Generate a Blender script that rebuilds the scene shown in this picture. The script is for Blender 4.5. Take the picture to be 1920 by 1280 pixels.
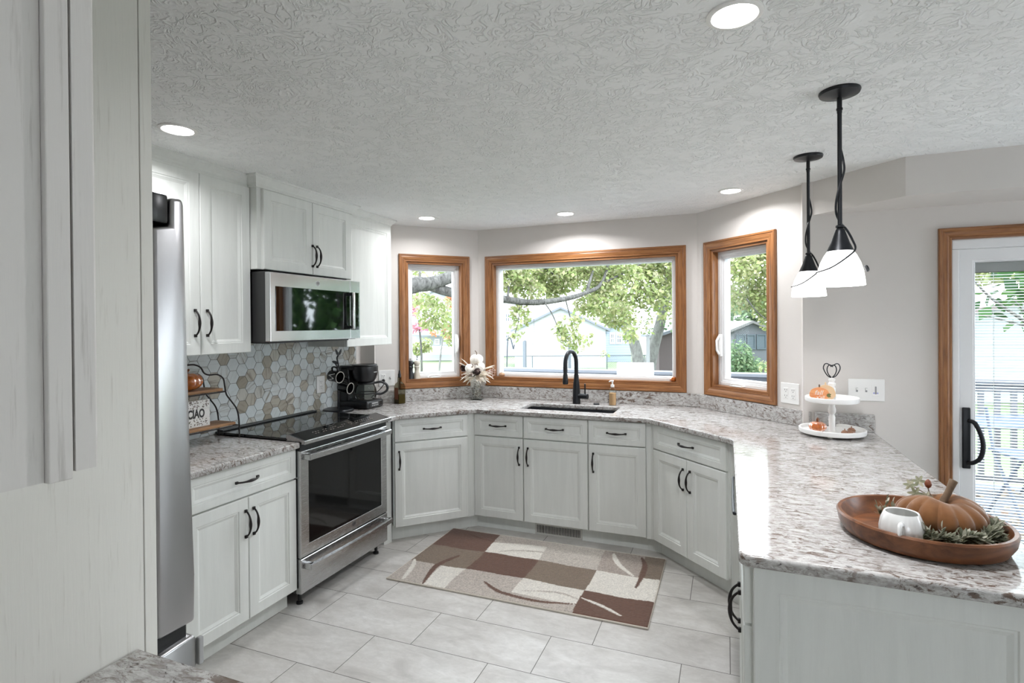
import bpy, bmesh, math, random
from mathutils import Matrix, Vector

for o in list(bpy.data.objects):
    bpy.data.objects.remove(o, do_unlink=True)
SC = bpy.context.scene
COL = SC.collection
PI = math.pi
R = math.radians
rnd = random.Random(7)

# ------------------------------------------------------------------ camera
EYE = Vector((0.0, 0.0, 1.539))
_t, _q, _r = R(21.594), R(0.3354), R(0.4355)
_Fh = Vector((-math.sin(_t), math.cos(_t), 0)); _R0 = Vector((math.cos(_t), math.sin(_t), 0)); _Z = Vector((0, 0, 1))
CF = _Fh * math.cos(_q) - _Z * math.sin(_q)
_U0 = _Z * math.cos(_q) + _Fh * math.sin(_q)
CX = _R0 * math.cos(_r) - _U0 * math.sin(_r)
CY = _U0 * math.cos(_r) + _R0 * math.sin(_r)
FPX, CVY = 1020.75, 615.72
cam = bpy.data.cameras.new('camera')
cam.lens = FPX * 36 / 1920
cam.sensor_width = 36
cam.shift_y = -(640 - CVY) / 1920
cam.clip_start = 0.05
cam.clip_end = 300
camo = bpy.data.objects.new('camera', cam)
COL.objects.link(camo)
camo.matrix_world = Matrix(((CX.x, CY.x, -CF.x, EYE.x), (CX.y, CY.y, -CF.y, EYE.y), (CX.z, CY.z, -CF.z, EYE.z), (0, 0, 0, 1)))
SC.camera = camo


def at(u, v, t):
    """world point seen at a pixel of the photograph, t metres ahead of the camera"""
    return EYE + (CF + CX * ((u - 960) / FPX) - CY * ((v - CVY) / FPX)) * t


# ------------------------------------------------------------------ world, light, exposure
SC.view_settings.view_transform = 'Standard'
SC.view_settings.look = 'None'
SC.view_settings.gamma = 1
SC.view_settings.exposure = 1.45
SC.view_settings.use_curve_mapping = False
SC.cycles.use_denoising = True
SC.cycles.max_bounces = 10
SC.cycles.diffuse_bounces = 6
SC.cycles.transparent_max_bounces = 16
SC.cycles.caustics_reflective = False
SC.cycles.caustics_refractive = False
SC.cycles.sample_clamp_indirect = 6
W = bpy.data.worlds.new('sky')
SC.world = W
W.use_nodes = True
W.node_tree.nodes['Background'].inputs[0].default_value = (0.84, 0.915, 1.0, 1)
W.node_tree.nodes['Background'].inputs[1].default_value = 3.4
CEIL = 2.373
DOWNLIGHT_W = (6.2, 2.7, 1.9, 5.2, 2.8)
FILL_W = 6.0


def lamp(name, kind, loc, watts, size=0.1, color=(0.955, 0.965, 1.0), parent=None, rot=(0, 0, 0)):
    d = bpy.data.lights.new(name, kind)
    d.energy = watts
    d.color = color
    if kind == 'AREA':
        d.shape = "DISK"; d.size = size; d.spread = R(156)
    else:
        d.shadow_soft_size = size
    o = bpy.data.objects.new(name, d)
    COL.objects.link(o)
    o.location = loc
    o.rotation_euler = rot
    if parent: o.parent = parent
    return o


# added spots without fixtures behind the camera, filling the room off the ceiling
for p in ((1.4, -0.7, 1.75), (2.9, 0.6, 1.75)):
    o = lamp('fill_spot', 'SPOT', p, FILL_W, 0.15, rot=(PI, 0, 0))
    o.data.spot_size = R(150); o.data.spot_blend = .6


# ------------------------------------------------------------------ helpers
def srgb(r, g, b):
    f = lambda c: (c / 255 / 12.92) if c / 255 <= 0.04045 else ((c / 255 + 0.055) / 1.055) ** 2.4
    return (f(r), f(g), f(b), 1)


class NT:
    def __init__(s, name):
        s.m = bpy.data.materials.new(name)
        s.m.use_nodes = True
        s.t = s.m.node_tree
        s.p = s.t.nodes['Principled BSDF']
        s.out = s.t.nodes['Material Output']

    def n(s, typ, ins=None, **kw):
        x = s.t.nodes.new('ShaderNode' + typ)
        for k, v in kw.items(): setattr(x, k, v)
        for k, v in (ins or {}).items(): s.put(x.inputs[k], v)
        return x

    def put(s, sock, v):
        if isinstance(v, bpy.types.NodeSocket): s.t.links.new(v, sock)
        elif isinstance(v, bpy.types.Node): s.t.links.new(v.outputs[0], sock)
        else: sock.default_value = v

    def math(s, op, a, b=0.0, c=None):
        x = s.t.nodes.new('ShaderNodeMath'); x.operation = op
        s.put(x.inputs[0], a); s.put(x.inputs[1], b)
        if c is not None: s.put(x.inputs[2], c)
        return x.outputs[0]

    def coord(s, scale=(1, 1, 1), rot=(0, 0, 0), kind='Object'):
        tc = s.n('TexCoord')
        mp = s.n('Mapping', {'Vector': tc.outputs[kind], 'Scale': scale, 'Rotation': rot})
        return mp.outputs[0]

    def noise(s, vec, scale, detail=4, rough=.55, dist=0.0):
        return s.n('TexNoise', {'Vector': vec, 'Scale': scale, 'Detail': detail, 'Roughness': rough, 'Distortion': dist}).outputs[0]

    def ramp(s, fac, stops, interp='LINEAR'):
        x = s.n('ValToRGB', {'Fac': fac})
        x.color_ramp.interpolation = interp
        e = x.color_ramp.elements
        while len(e) < len(stops): e.new(0.5)
        for el, (p, c) in zip(e, stops):
            el.position = p
            el.color = c if len(c) == 4 else (*c, 1)
        return x.outputs[0]

    def mix(s, fac, a, b, blend='MIX'):
        x = s.n('Mix', data_type='RGBA', blend_type=blend)
        s.put(x.inputs[0], fac); s.put(x.inputs[6], a); s.put(x.inputs[7], b)
        return x.outputs[2]

    def bump(s, h, strength=.3, dist=.002):
        b = s.n('Bump', {'Height': h, 'Strength': strength, 'Distance': dist})
        s.put(s.p.inputs['Normal'], b.outputs[0])

    def set(s, **kw):
        names = dict(color='Base Color', rough='Roughness', metal='Metallic', spec='Specular IOR Level', trans='Transmission Weight',
                     emit='Emission Color', estr='Emission Strength', coat='Coat Weight', ior='IOR', alpha='Alpha', aniso='Anisotropic',
                     sheen='Sheen Weight', sheenr='Sheen Roughness', coatr='Coat Roughness')
        for k, v in kw.items(): s.put(s.p.inputs[names[k]], v)
        return s


def plain(name, rgb, rough=.5, metal=0.0, spec=.5, var=.06, vscale=20, bump=0.0, bscale=200, **kw):
    """one colour with a slight procedural mottling"""
    n = NT(name)
    c = srgb(*rgb)
    d = tuple(x * (1 - var) for x in c[:3]) + (1,)
    v = n.coord()
    f = n.noise(v, vscale, 3)
    n.set(color=n.mix(f, d, c), rough=rough, metal=metal, spec=spec, **kw)
    if bump: n.bump(n.noise(v, bscale, 3), bump, .001)
    return n.m


class MB:
    """collects shapes; build() links them as one mesh object"""
    def __init__(s):
        s.v = []; s.f = []; s.mi = []; s.sm = []

    def add(s, vs, fs, mat=0, smooth=False, M=None):
        b = len(s.v)
        for p in vs:
            p = Vector(p)
            s.v.append(M @ p if M is not None else p)
        for f in fs:
            s.f.append([b + i for i in f]); s.mi.append(mat); s.sm.append(smooth)
        return s

    def box(s, x0, x1, y0, y1, z0, z1, mat=0, bev=0.0, M=None, seg=2):
        x0, x1 = min(x0, x1), max(x0, x1); y0, y1 = min(y0, y1), max(y0, y1); z0, z1 = min(z0, z1), max(z0, z1)
        if bev <= 0:
            vs = [(x0, y0, z0), (x1, y0, z0), (x1, y1, z0), (x0, y1, z0), (x0, y0, z1), (x1, y0, z1), (x1, y1, z1), (x0, y1, z1)]
            fs = [(0, 3, 2, 1), (4, 5, 6, 7), (0, 1, 5, 4), (1, 2, 6, 5), (2, 3, 7, 6), (3, 0, 4, 7)]
            return s.add(vs, fs, mat, False, M)
        bm = bmesh.new()
        bmesh.ops.create_cube(bm, size=1)
        for v in bm.verts:
            v.co = Vector(((x0 + x1) / 2 + v.co.x * (x1 - x0), (y0 + y1) / 2 + v.co.y * (y1 - y0), (z0 + z1) / 2 + v.co.z * (z1 - z0)))
        bmesh.ops.bevel(bm, geom=bm.edges[:], offset=min(bev, .49 * min(x1 - x0, y1 - y0, z1 - z0)), segments=seg, affect='EDGES', profile=.5)
        s.bm(bm, mat, seg > 2, M)
        return s

    def bm(s, bm, mat=0, smooth=False, M=None):
        bm.verts.index_update()
        s.add([v.co.copy() for v in bm.verts], [[v.index for v in f.verts] for f in bm.faces], mat, smooth, M)
        bm.free()

    def prism(s, poly, z0, z1, mat=0, M=None, smooth=False):
        n = len(poly)
        vs = [(x, y, z0) for x, y in poly] + [(x, y, z1) for x, y in poly]
        fs = [list(range(n))[::-1], list(range(n, 2 * n))]
        s.add(vs, fs, mat, False, M)
        s.add(vs, [(i, (i + 1) % n, n + (i + 1) % n, n + i) for i in range(n)], mat, smooth, M)
        return s

    def lathe(s, prof, seg=24, mat=0, M=None, smooth=True, mod=None, cap=True):
        """prof = [(radius, z)...]; mod(theta, t) scales the radius"""
        vs = []; fs = []
        k = len(prof)
        for i, (r, z) in enumerate(prof):
            for j in range(seg):
                th = 2 * PI * j / seg
                q = r * (mod(th, i / max(1, k - 1)) if mod else 1)
                vs.append((q * math.cos(th), q * math.sin(th), z))
        for i in range(k - 1):
            for j in range(seg):
                a, b = i * seg + j, i * seg + (j + 1) % seg
                fs.append((a, b, b + seg, a + seg))
        if cap:
            if prof[0][0] > 1e-6: fs.append(list(range(seg))[::-1])
            if prof[-1][0] > 1e-6: fs.append([(k - 1) * seg + j for j in range(seg)])
        return s.add(vs, fs, mat, smooth, M)

    def tube(s, pts, rad, seg=8, mat=0, M=None, closed=False, flat=1.0, up=None):
        """sweep of a round (or flattened) section along points; rad is a number or a list"""
        pts = [Vector(p) for p in pts]
        n = len(pts)
        rr = rad if isinstance(rad, (list, tuple)) else [rad] * n
        vs = []; fs = []
        prev = None
        for i, p in enumerate(pts):
            if closed: d = pts[(i + 1) % n] - pts[i - 1]
            else: d = pts[min(i + 1, n - 1)] - pts[max(i - 1, 0)]
            d.normalize()
            if prev is None:
                a = Vector(up) if up else (Vector((0, 0, 1)) if abs(d.z) < .9 else Vector((1, 0, 0)))
                e1 = (a - d * a.dot(d)).normalized()
            else:
                e1 = (prev - d * prev.dot(d)).normalized()
            prev = e1
            e2 = d.cross(e1)
            for j in range(seg):
                th = 2 * PI * j / seg
                vs.append(p + e1 * (rr[i] * math.cos(th)) + e2 * (rr[i] * flat * math.sin(th)))
        m = n if closed else n - 1
        for i in range(m):
            for j in range(seg):
                a, b = i * seg + j, i * seg + (j + 1) % seg
                c = ((i + 1) % n) * seg
                fs.append((a, b, c + (j + 1) % seg, c + j))
        s.add(vs, fs, mat, True, M)
        if not closed:
            s.add(vs, [list(range(seg))[::-1], [(n - 1) * seg + j for j in range(seg)]], mat, False, M)
        return s

    def rings(s, w, h, prof, mat=0, mat2=None, cap=True, back=True, M=None):
        """nested rectangles in the x/z plane: prof = [(inset, y)...]; top and bottom members take mat2"""
        vs = []; k = len(prof)
        for i, y in prof:
            vs += [(i, y, i), (w - i, y, i), (w - i, y, h - i), (i, y, h - i)]
        hv = [[], []]
        for a in range(k - 1):
            for j in range(4):
                q = (a * 4 + j, a * 4 + (j + 1) % 4, (a + 1) * 4 + (j + 1) % 4, (a + 1) * 4 + j)
                hv[j % 2].append(q)
        m2 = mat if mat2 is None else mat2
        s.add(vs, hv[0], m2, False, M)
        s.add(vs, hv[1], mat, False, M)
        if cap: s.add(vs, [[(k - 1) * 4 + j for j in range(4)]], mat, False, M)
        if back: s.add(vs, [[3, 2, 1, 0]], mat, False, M)
        return s

    def build(s, name, mats, parent=None, loc=(0, 0, 0), rot=(0, 0, 0), sharp=40):
        me = bpy.data.meshes.new(name)
        me.from_pydata([tuple(v) for v in s.v], [], s.f)
        if not isinstance(mats, (list, tuple)): mats = [mats]
        for m in mats: me.materials.append(m)
        me.polygons.foreach_set('material_index', s.mi)
        me.polygons.foreach_set('use_smooth', s.sm)
        me.update()
        if any(s.sm): me.set_sharp_from_angle(angle=R(sharp))
        o = bpy.data.objects.new(name, me)
        COL.objects.link(o)
        o.location = loc; o.rotation_euler = rot
        if parent: o.parent = parent
        return o


def thing(name, label, cat, loc=(0, 0, 0), rotz=0.0, group=None):
    o = bpy.data.objects.new(name, None)
    o.empty_display_size = .1
    COL.objects.link(o)
    o.location = loc; o.rotation_euler = (0, 0, rotz)
    return tag(o, label, cat, group)


def tag(o, label, cat, group=None, kind=None):
    o['label'] = label; o['category'] = cat
    if group: o['group'] = group
    if kind: o['kind'] = kind
    return o


def struct(o, label=None):
    o['kind'] = 'structure'
    if label: o['label'] = label
    return o


def copy_tree(o, parent=None):
    c = o.copy(); COL.objects.link(c)
    if parent: c.parent = parent
    for ch in [k for k in bpy.data.objects if k.parent == o]: copy_tree(ch, c)
    return c


def text_mesh(name, body, size, mat, parent, M, extrude=.0006, shear=0.0, align='CENTER', spacing=1.0, bold=0.0):
    cu = bpy.data.curves.new('txt', 'FONT')
    cu.body = body; cu.size = size; cu.extrude = extrude; cu.align_x = align; cu.align_y = 'CENTER'; cu.shear = shear
    cu.space_character = spacing; cu.offset = bold
    to = bpy.data.objects.new('txt', cu)
    COL.objects.link(to)
    bpy.context.view_layer.update()
    me = bpy.data.meshes.new_from_object(to.evaluated_get(bpy.context.evaluated_depsgraph_get()))
    bpy.data.objects.remove(to, do_unlink=True)
    bpy.data.curves.remove(cu)
    me.materials.clear(); me.materials.append(mat)
    me.name = name
    o = bpy.data.objects.new(name, me)
    COL.objects.link(o)
    o.matrix_local = M
    if parent: o.parent = parent
    return o


FACE = Matrix.Rotation(PI / 2, 4, 'X')      # text lying in x/y -> standing in x/z, readable from -y


def T(x, y, z): return Matrix.Translation((x, y, z))


def bez(p0, p1, p2, p3, n=10):
    p0, p1, p2, p3 = map(Vector, (p0, p1, p2, p3))
    return [p0 * (1 - t) ** 3 + p1 * 3 * t * (1 - t) ** 2 + p2 * 3 * t * t * (1 - t) + p3 * t ** 3 for t in [i / n for i in range(n + 1)]]


def spline(pts, n=6):
    """smooth curve through points (Catmull-Rom)"""
    P = [Vector(p) for p in pts]
    P = [P[0] * 2 - P[1]] + P + [P[-1] * 2 - P[-2]]
    out = []
    for i in range(1, len(P) - 2):
        for k in range(n):
            t = k / n
            a, b, c, d = P[i - 1], P[i], P[i + 1], P[i + 2]
            out.append(.5 * ((2 * b) + (c - a) * t + (2 * a - 5 * b + 4 * c - d) * t * t + (3 * b - a - 3 * c + d) * t ** 3))
    out.append(P[-2])
    return out


def slab(name, outer, holes, z0, z1, bev, mat):
    """flat slab with rounded edges and holes, from a filled 2D curve"""
    cu = bpy.data.curves.new(name, 'CURVE')
    cu.dimensions = '2D'; cu.fill_mode = 'BOTH'
    cu.extrude = (z1 - z0) / 2 - bev; cu.bevel_depth = bev; cu.bevel_resolution = 3; cu.offset = -bev
    for poly in [outer] + holes:
        sp = cu.splines.new('POLY')
        sp.points.add(len(poly) - 1)
        for q, (x, y) in zip(sp.points, poly): q.co = (x, y, 0, 1)
        sp.use_cyclic_u = True
    to = bpy.data.objects.new('tmp', cu); COL.objects.link(to)
    bpy.context.view_layer.update()
    me = bpy.data.meshes.new_from_object(to.evaluated_get(bpy.context.evaluated_depsgraph_get()))
    bpy.data.objects.remove(to, do_unlink=True); bpy.data.curves.remove(cu)
    me.name = name
    for v in me.vertices: v.co.z += (z0 + z1) / 2
    me.materials.clear(); me.materials.append(mat)
    me.polygons.foreach_set('use_smooth', [True] * len(me.polygons))
    me.set_sharp_from_angle(angle=R(35))
    o = bpy.data.objects.new(name, me); COL.objects.link(o)
    return o


# ------------------------------------------------------------------ materials
def m_cabinet():
    n = NT('painted_oak')
    v = n.coord((1, 1, .06))
    g = n.noise(v, 260, 5, .6)
    g2 = n.noise(n.coord((1, 1, .09)), 26, 4, .6, .6)
    c = n.mix(n.ramp(g2, [(.38, (0, 0, 0)), (.62, (1, 1, 1))]), srgb(216, 218, 214), srgb(221, 223, 219))
    c = n.mix(n.ramp(g, [(.60, (0, 0, 0)), (.74, (.22, .22, .22))]), c, srgb(198, 198, 193))
    n.set(color=c, rough=.42, spec=.4)
    n.bump(g, .18, .0012)
    return n.m


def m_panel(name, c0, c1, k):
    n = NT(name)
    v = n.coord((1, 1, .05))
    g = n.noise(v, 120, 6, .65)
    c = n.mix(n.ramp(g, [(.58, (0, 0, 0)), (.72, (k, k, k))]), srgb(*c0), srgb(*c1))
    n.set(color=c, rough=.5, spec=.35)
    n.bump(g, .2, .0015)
    return n.m


def m_wall():
    n = NT('greige_wall_paint')
    v = n.coord()
    n.set(color=n.mix(n.noise(v, 6, 2), srgb(208, 203, 198), srgb(212, 207, 202)), rough=.75, spec=.2)
    n.bump(n.noise(v, 260, 2), .08, .001)
    return n.m


def m_ceiling():
    n = NT('stomped_ceiling')
    v = n.coord()
    h = None
    for sc, dist, wd, lo, amp, off in ((9, 2.4, 20, .36, 1.0, 0), (15, 2.2, 16, .36, .9, 3.7)):
        q = n.n('VectorMath', {0: v, 1: (off, off, off)}, operation='ADD').outputs[0]
        a = n.noise(q, sc, 2, .45, dist)
        rid = n.math('MAXIMUM', n.math('SUBTRACT', 1.0, n.math('MULTIPLY', n.math('ABSOLUTE', n.math('SUBTRACT', a, .5)), wd)), 0.0)
        mask = n.ramp(n.noise(q, sc * .9, 2), [(lo + .06, (0, 0, 0)), (lo + .16, (1, 1, 1))])
        rid = n.math('MULTIPLY', n.math('MULTIPLY', rid, mask), amp)
        h = rid if h is None else n.math('MAXIMUM', h, rid)
    h = n.math('ADD', h, n.math('MULTIPLY', n.noise(v, 60, 2), .35))
    n.set(color=srgb(238, 239, 238), rough=.85, spec=.15)
    n.bump(h, .75, .0055)
    return n.m


def m_oak(name, sc):
    n = NT(name)
    v = n.coord(sc)
    g = n.noise(v, 70, 6, .65, .4)
    g2 = n.noise(v, 9, 3, .5, 1.2)
    c = n.ramp(g, [(.30, srgb(98, 60, 32)), (.5, srgb(142, 94, 54)), (.72, srgb(168, 120, 76))])
    c = n.mix(n.ramp(g2, [(.35, (0, 0, 0)), (.7, (.6, .6, .6))]), c, srgb(124, 78, 42))
    n.set(color=c, rough=.38, spec=.45)
    n.bump(g, .15, .001)
    return n.m


def m_granite():
    n = NT('granite')
    big = n.noise(n.coord((.8, 1, 1)), 5, 4, .6, .8)
    v = n.coord((.42, 1.6, 1.0), (0, 0, R(6)))
    s1 = n.noise(v, 52, 6, .66, .9)
    s2 = n.noise(n.coord((.6, 1.3, 1.0), (0, 0, R(-14))), 88, 5, .7, .5)
    s3 = n.noise(n.coord((.6, 1.4, 1.0), (0, 0, R(10))), 30, 6, .72, 1.4)
    c = n.ramp(s2, [(.30, srgb(146, 142, 138)), (.47, srgb(181, 179, 176)), (.66, srgb(200, 199, 197))])
    c = n.mix(n.math('MULTIPLY', n.ramp(s1, [(.47, (0, 0, 0)), (.60, (1, 1, 1))]), .62), c, srgb(138, 131, 126))
    dm = n.ramp(big, [(.36, (.35, .35, .35)), (.56, (1, 1, 1))])
    dark = n.ramp(s3, [(.52, (0, 0, 0)), (.57, (1, 1, 1))])
    c = n.mix(n.math('MULTIPLY', n.math('MULTIPLY', dark, dm), .9), c, srgb(92, 74, 62))
    blk = n.ramp(n.noise(n.coord((.6, 1.3, 1)), 70, 5, .7, 1.0), [(.60, (0, 0, 0)), (.66, (1, 1, 1))])
    c = n.mix(n.math('MULTIPLY', blk, .8), c, srgb(54, 47, 45))
    rust = n.ramp(n.noise(n.coord((.9, 1.2, 1.2)), 9, 5, .7, 1.0), [(.66, (0, 0, 0)), (.74, (1, 1, 1))])
    c = n.mix(n.math('MULTIPLY', rust, .4), c, srgb(176, 124, 92))
    n.set(color=c, rough=.11, spec=.28)
    return n.m


def m_floor():
    n = NT('stone_floor_tile')
    tc = n.n('TexCoord')
    sp = n.n('SeparateXYZ', {'Vector': tc.outputs['Object']})
    ry = n.math('DIVIDE', n.math('SUBTRACT', sp.outputs[1], 1.948), .3075)
    row = n.math('FLOOR', ry)
    fy = n.math('SUBTRACT', ry, row)
    rx = n.math('DIVIDE', n.math('SUBTRACT', n.math('ADD', sp.outputs[0], 1.640), n.math('MULTIPLY', row, .2055)), .6165)
    colm = n.math('FLOOR', rx)
    fx = n.math('SUBTRACT', rx, colm)
    ex = n.math('MULTIPLY', n.math('MINIMUM', fx, n.math('SUBTRACT', 1.0, fx)), .6165)
    ey = n.math('MULTIPLY', n.math('MINIMUM', fy, n.math('SUBTRACT', 1.0, fy)), .3075)
    e = n.math('MINIMUM', ex, ey)
    grout = n.math('LESS_THAN', e, .0017)
    idv = n.n('CombineXYZ', {'X': colm, 'Y': row, 'Z': 0.0})
    wn = n.n('TexWhiteNoise', {'Vector': idv.outputs[0]}, noise_dimensions='3D')
    off = n.n('VectorMath', {0: wn.outputs['Color'], 1: (7, 7, 7)}, operation='MULTIPLY')
    pos = n.n('VectorMath', {0: tc.outputs['Object'], 1: off.outputs[0]}, operation='ADD')
    mp = n.n('Mapping', {'Vector': pos.outputs[0], 'Scale': (.8, 1.5, 1), 'Rotation': (0, 0, R(12))})
    cl = n.noise(mp.outputs[0], 4.5, 6, .62, .7)
    fi = n.noise(mp.outputs[0], 26, 5, .7, .5)
    c = n.ramp(cl, [(.28, srgb(166, 162, 157)), (.48, srgb(190, 187, 182)), (.7, srgb(206, 204, 200))])
    c = n.mix(n.ramp(fi, [(.35, (.35, .35, .35)), (.62, (0, 0, 0))]), c, srgb(162, 158, 152))
    tint = n.math('ADD', .965, n.math('MULTIPLY', wn.outputs['Value'], .05))
    c = n.mix(1.0, c, n.n('CombineColor', {0: tint, 1: tint, 2: tint}).outputs[0], 'MULTIPLY')
    c = n.mix(grout, c, srgb(96, 92, 88))
    n.set(color=c, rough=n.math('ADD', .34, n.math('MULTIPLY', grout, .4)), spec=.4)
    h = n.math('SUBTRACT', n.math('MULTIPLY', fi, .25), n.math('MULTIPLY', grout, 1.0))
    n.bump(h, .25, .002)
    return n.m


def m_hex():
    n = NT('marble_hexagon')
    at_ = n.n('Attribute', attribute_name='tile')
    sp = n.n('SeparateColor', {'Color': at_.outputs['Color']})
    tc = n.n('TexCoord')
    so = n.n('SeparateXYZ', {'Vector': tc.outputs['Object']})
    ang = n.math('MULTIPLY', sp.outputs[1], PI)
    ca, sa = n.math('COSINE', ang), n.math('SINE', ang)
    a = n.math('ADD', n.math('MULTIPLY', so.outputs[0], ca), n.math('MULTIPLY', so.outputs[2], sa))
    b = n.math('SUBTRACT', n.math('MULTIPLY', so.outputs[2], ca), n.math('MULTIPLY', so.outputs[0], sa))
    v = n.n('CombineXYZ', {'X': n.math('MULTIPLY', a, .8), 'Y': n.math('MULTIPLY', b, 7.0), 'Z': n.math('MULTIPLY', sp.outputs[2], 40.0)})
    w = n.noise(v.outputs[0], 6, 4, .6, .5)
    base = n.ramp(sp.outputs[0], [(0.0, srgb(206, 212, 213)), (.62, srgb(200, 204, 203)), (.74, srgb(192, 188, 178)), (.88, srgb(178, 171, 158)), (1.0, srgb(154, 146, 131))])
    amt = n.ramp(sp.outputs[0], [(.25, (.12, .12, .12)), (.40, (.85, .85, .85))])
    vein = n.math('MULTIPLY', n.ramp(w, [(.50, (0, 0, 0)), (.66, (1, 1, 1))]), amt)
    c = n.mix(vein, base, srgb(128, 120, 108))
    n.set(color=c, rough=.22, spec=.5)
    return n.m


def m_steel(name='brushed_steel', col=(190, 190, 190), sc=(1, 1, 60), rough=.27):
    n = NT(name)
    g = n.noise(n.coord(sc), 40, 3, .6)
    n.set(color=n.mix(g, srgb(*[c - 6 for c in col]), srgb(*col)), metal=1.0, rough=n.math('ADD', rough - .02, n.math('MULTIPLY', g, .04)))
    return n.m


def m_glass(name, tint=(.97, .985, .98), refl=.10, rough=.0):
    """thin pane: clear with a Fresnel reflection"""
    n = NT(name)
    n.t.nodes.remove(n.p)
    fr = n.n('LayerWeight', {'Blend': .12})
    tr = n.n('BsdfTransparent', {'Color': (*tint, 1)})
    gl = n.n('BsdfGlossy', {'Color': (1, 1, 1, 1), 'Roughness': rough})
    mx = n.n('MixShader', {0: n.math('MULTIPLY', fr.outputs[0], refl * 6)})
    n.t.links.new(tr.outputs[0], mx.inputs[1]); n.t.links.new(gl.outputs[0], mx.inputs[2])
    n.t.links.new(mx.outputs[0], n.out.inputs[0])
    return n.m


def m_emit(name, rgb, strength):
    n = NT(name)
    v = n.coord()
    n.set(color=(.9, .9, .9, 1), emit=n.mix(n.noise(v, 8), (*rgb, 1), (*[c * .97 for c in rgb], 1)), estr=strength, rough=.4)
    return n.m


def m_leaf(name, cols, rough=.6):
    n = NT(name)
    g = n.n('NewGeometry')
    c = n.ramp(g.outputs['Random Per Island'], [(i / (len(cols) - 1), srgb(*c)) for i, c in enumerate(cols)])
    n.set(color=c, rough=rough, spec=.2)
    tl = n.n('BsdfTranslucent', {'Color': c})
    mx = n.n('MixShader', {0: .4})
    n.t.links.new(n.p.outputs[0], mx.inputs[1]); n.t.links.new(tl.outputs[0], mx.inputs[2])
    n.t.links.new(mx.outputs[0], n.out.inputs[0])
    return n.m


def m_wood(name, c0, c1, sc, rough=.45, scale=30):
    n = NT(name)
    g = n.noise(n.coord(sc), scale, 5, .6, .8)
    n.set(color=n.ramp(g, [(.3, srgb(*c0)), (.7, srgb(*c1))]), rough=rough, spec=.4)
    n.bump(g, .1, .001)
    return n.m


def m_siding(name, rgb, pitch=.12):
    n = NT(name)
    sp = n.n('SeparateXYZ', {'Vector': n.n('TexCoord').outputs['Object']})
    q = n.math('FRACT', n.math('DIVIDE', sp.outputs[2], pitch))
    line = n.math('LESS_THAN', q, .12)
    c = srgb(*rgb)
    n.set(color=n.mix(line, c, tuple(x * .72 for x in c[:3]) + (1,)), rough=.6, spec=.2)
    n.bump(q, .4, .02)
    return n.m


CAB = m_cabinet(); PANEL = m_panel('painted_oak_panel', (210, 209, 203), (180, 177, 169), .6); NEARCAB = m_panel('painted_oak_grain_dimmed', (200, 197, 193), (166, 162, 157), .8); WALL = m_wall(); CEILM = m_ceiling()  # near cabinet: heavier grain, and its dimmer light put into the paint colour
OAKV = m_oak('oak_upright', (1, 1, .07)); OAKH = m_oak('oak_level', (.07, .07, 1))
GRANITE = m_granite(); FLOORM = m_floor(); HEX = m_hex()
STEEL = m_steel(sc=(.4, 12, 12)); STEELV = m_steel('fridge_steel', (172, 171, 172), (1, 60, 1), .3)
GROUT = plain('grout', (118, 114, 108), .8)
IRON = plain('oil_rubbed_bronze', (38, 34, 33), .42, .55)
BLACK = plain('black_plastic', (20, 21, 23), .32)
MATTEBLACK = plain('matte_black_metal', (26, 28, 32), .38, .35)
DARKGREY = plain('dark_case', (52, 52, 52), .45)
BLACKGLASS = plain('black_glass', (9, 10, 11), .03, 0, .9, 0.0)
OVENGLASS = plain('oven_glass', (10, 11, 12), .05, 0, .4, 0.0)
SINKM = plain('composite_sink', (56, 58, 62), .42)
VINYL = plain('white_vinyl', (226, 226, 226), .4, 0, .4, .02)
PLASTIC = plain('white_plastic', (232, 231, 228), .35, 0, .5, .02)
GREYPL = plain('grey_plastic', (150, 150, 150), .4)
GLASS = m_glass('window_glass')
CLEAR = m_glass('clear_glass', (.93, .96, .95), .16)
WHITEPAINT = plain('white_paint', (236, 235, 232), .45, 0, .4, .03)
CERAMIC = plain('white_ceramic', (226, 226, 224), .12, 0, .6, .04)
LENS = m_emit('light_lens', (1, .98, .95), 9.0)
SHADE = m_emit('opal_shade', (1, .985, .96), 1.0)
RUBBER = plain('black_rubber', (18, 18, 18), .8)


# ------------------------------------------------------------------ room shell
XL, YB = -2.80, 4.334                    # left wall, sink wall
PL0, PL1 = (-2.661, 3.701), (-2.029, 4.333)     # left slanted bay wall
PR0, PR1 = (-.210, 4.334), (.475, 3.649)        # right slanted bay wall
YD = 3.649                               # patio door wall
XE, YS = 4.3, -3.5                       # far right, far back

OUT = [(-2.95, -3.65), (4.45, -3.65), (4.45, 3.80), (.54, 3.80), (-.15, 4.48), (-2.09, 4.48), (-2.81, 3.76), (-2.95, 3.76)]
f = MB().prism(OUT, -.12, 0.0).build('floor', FLOORM); struct(f)
c = MB().prism(OUT, CEIL, CEIL + .15).build('ceiling', CEILM); struct(c)


def wall(name, p0, p1, z0, z1, holes=(), th=.14, ext0=0.0, ext1=0.0, mat=WALL):
    """wall between two floor points, seen from its room side (local -y); holes = (x0, x1, z0, z1)"""
    a, b = Vector(p0), Vector(p1)
    L = (b - a).length
    rz = math.atan2(b.y - a.y, b.x - a.x)
    xs = sorted({-ext0, L + ext1, *[h[0] for h in holes], *[h[1] for h in holes]})
    zs = sorted({z0, z1, *[h[2] for h in holes], *[h[3] for h in holes]})
    m = MB()
    for i in range(len(xs) - 1):
        for j in range(len(zs) - 1):
            cx, cz = (xs[i] + xs[i + 1]) / 2, (zs[j] + zs[j + 1]) / 2
            if any(h[0] < cx < h[1] and h[2] < cz < h[3] for h in holes): continue
            m.box(xs[i], xs[i + 1], 0, th, zs[j], zs[j + 1])
    o = m.build(name, mat, loc=(a.x, a.y, 0), rot=(0, 0, rz))
    struct(o)
    return o, rz


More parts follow.
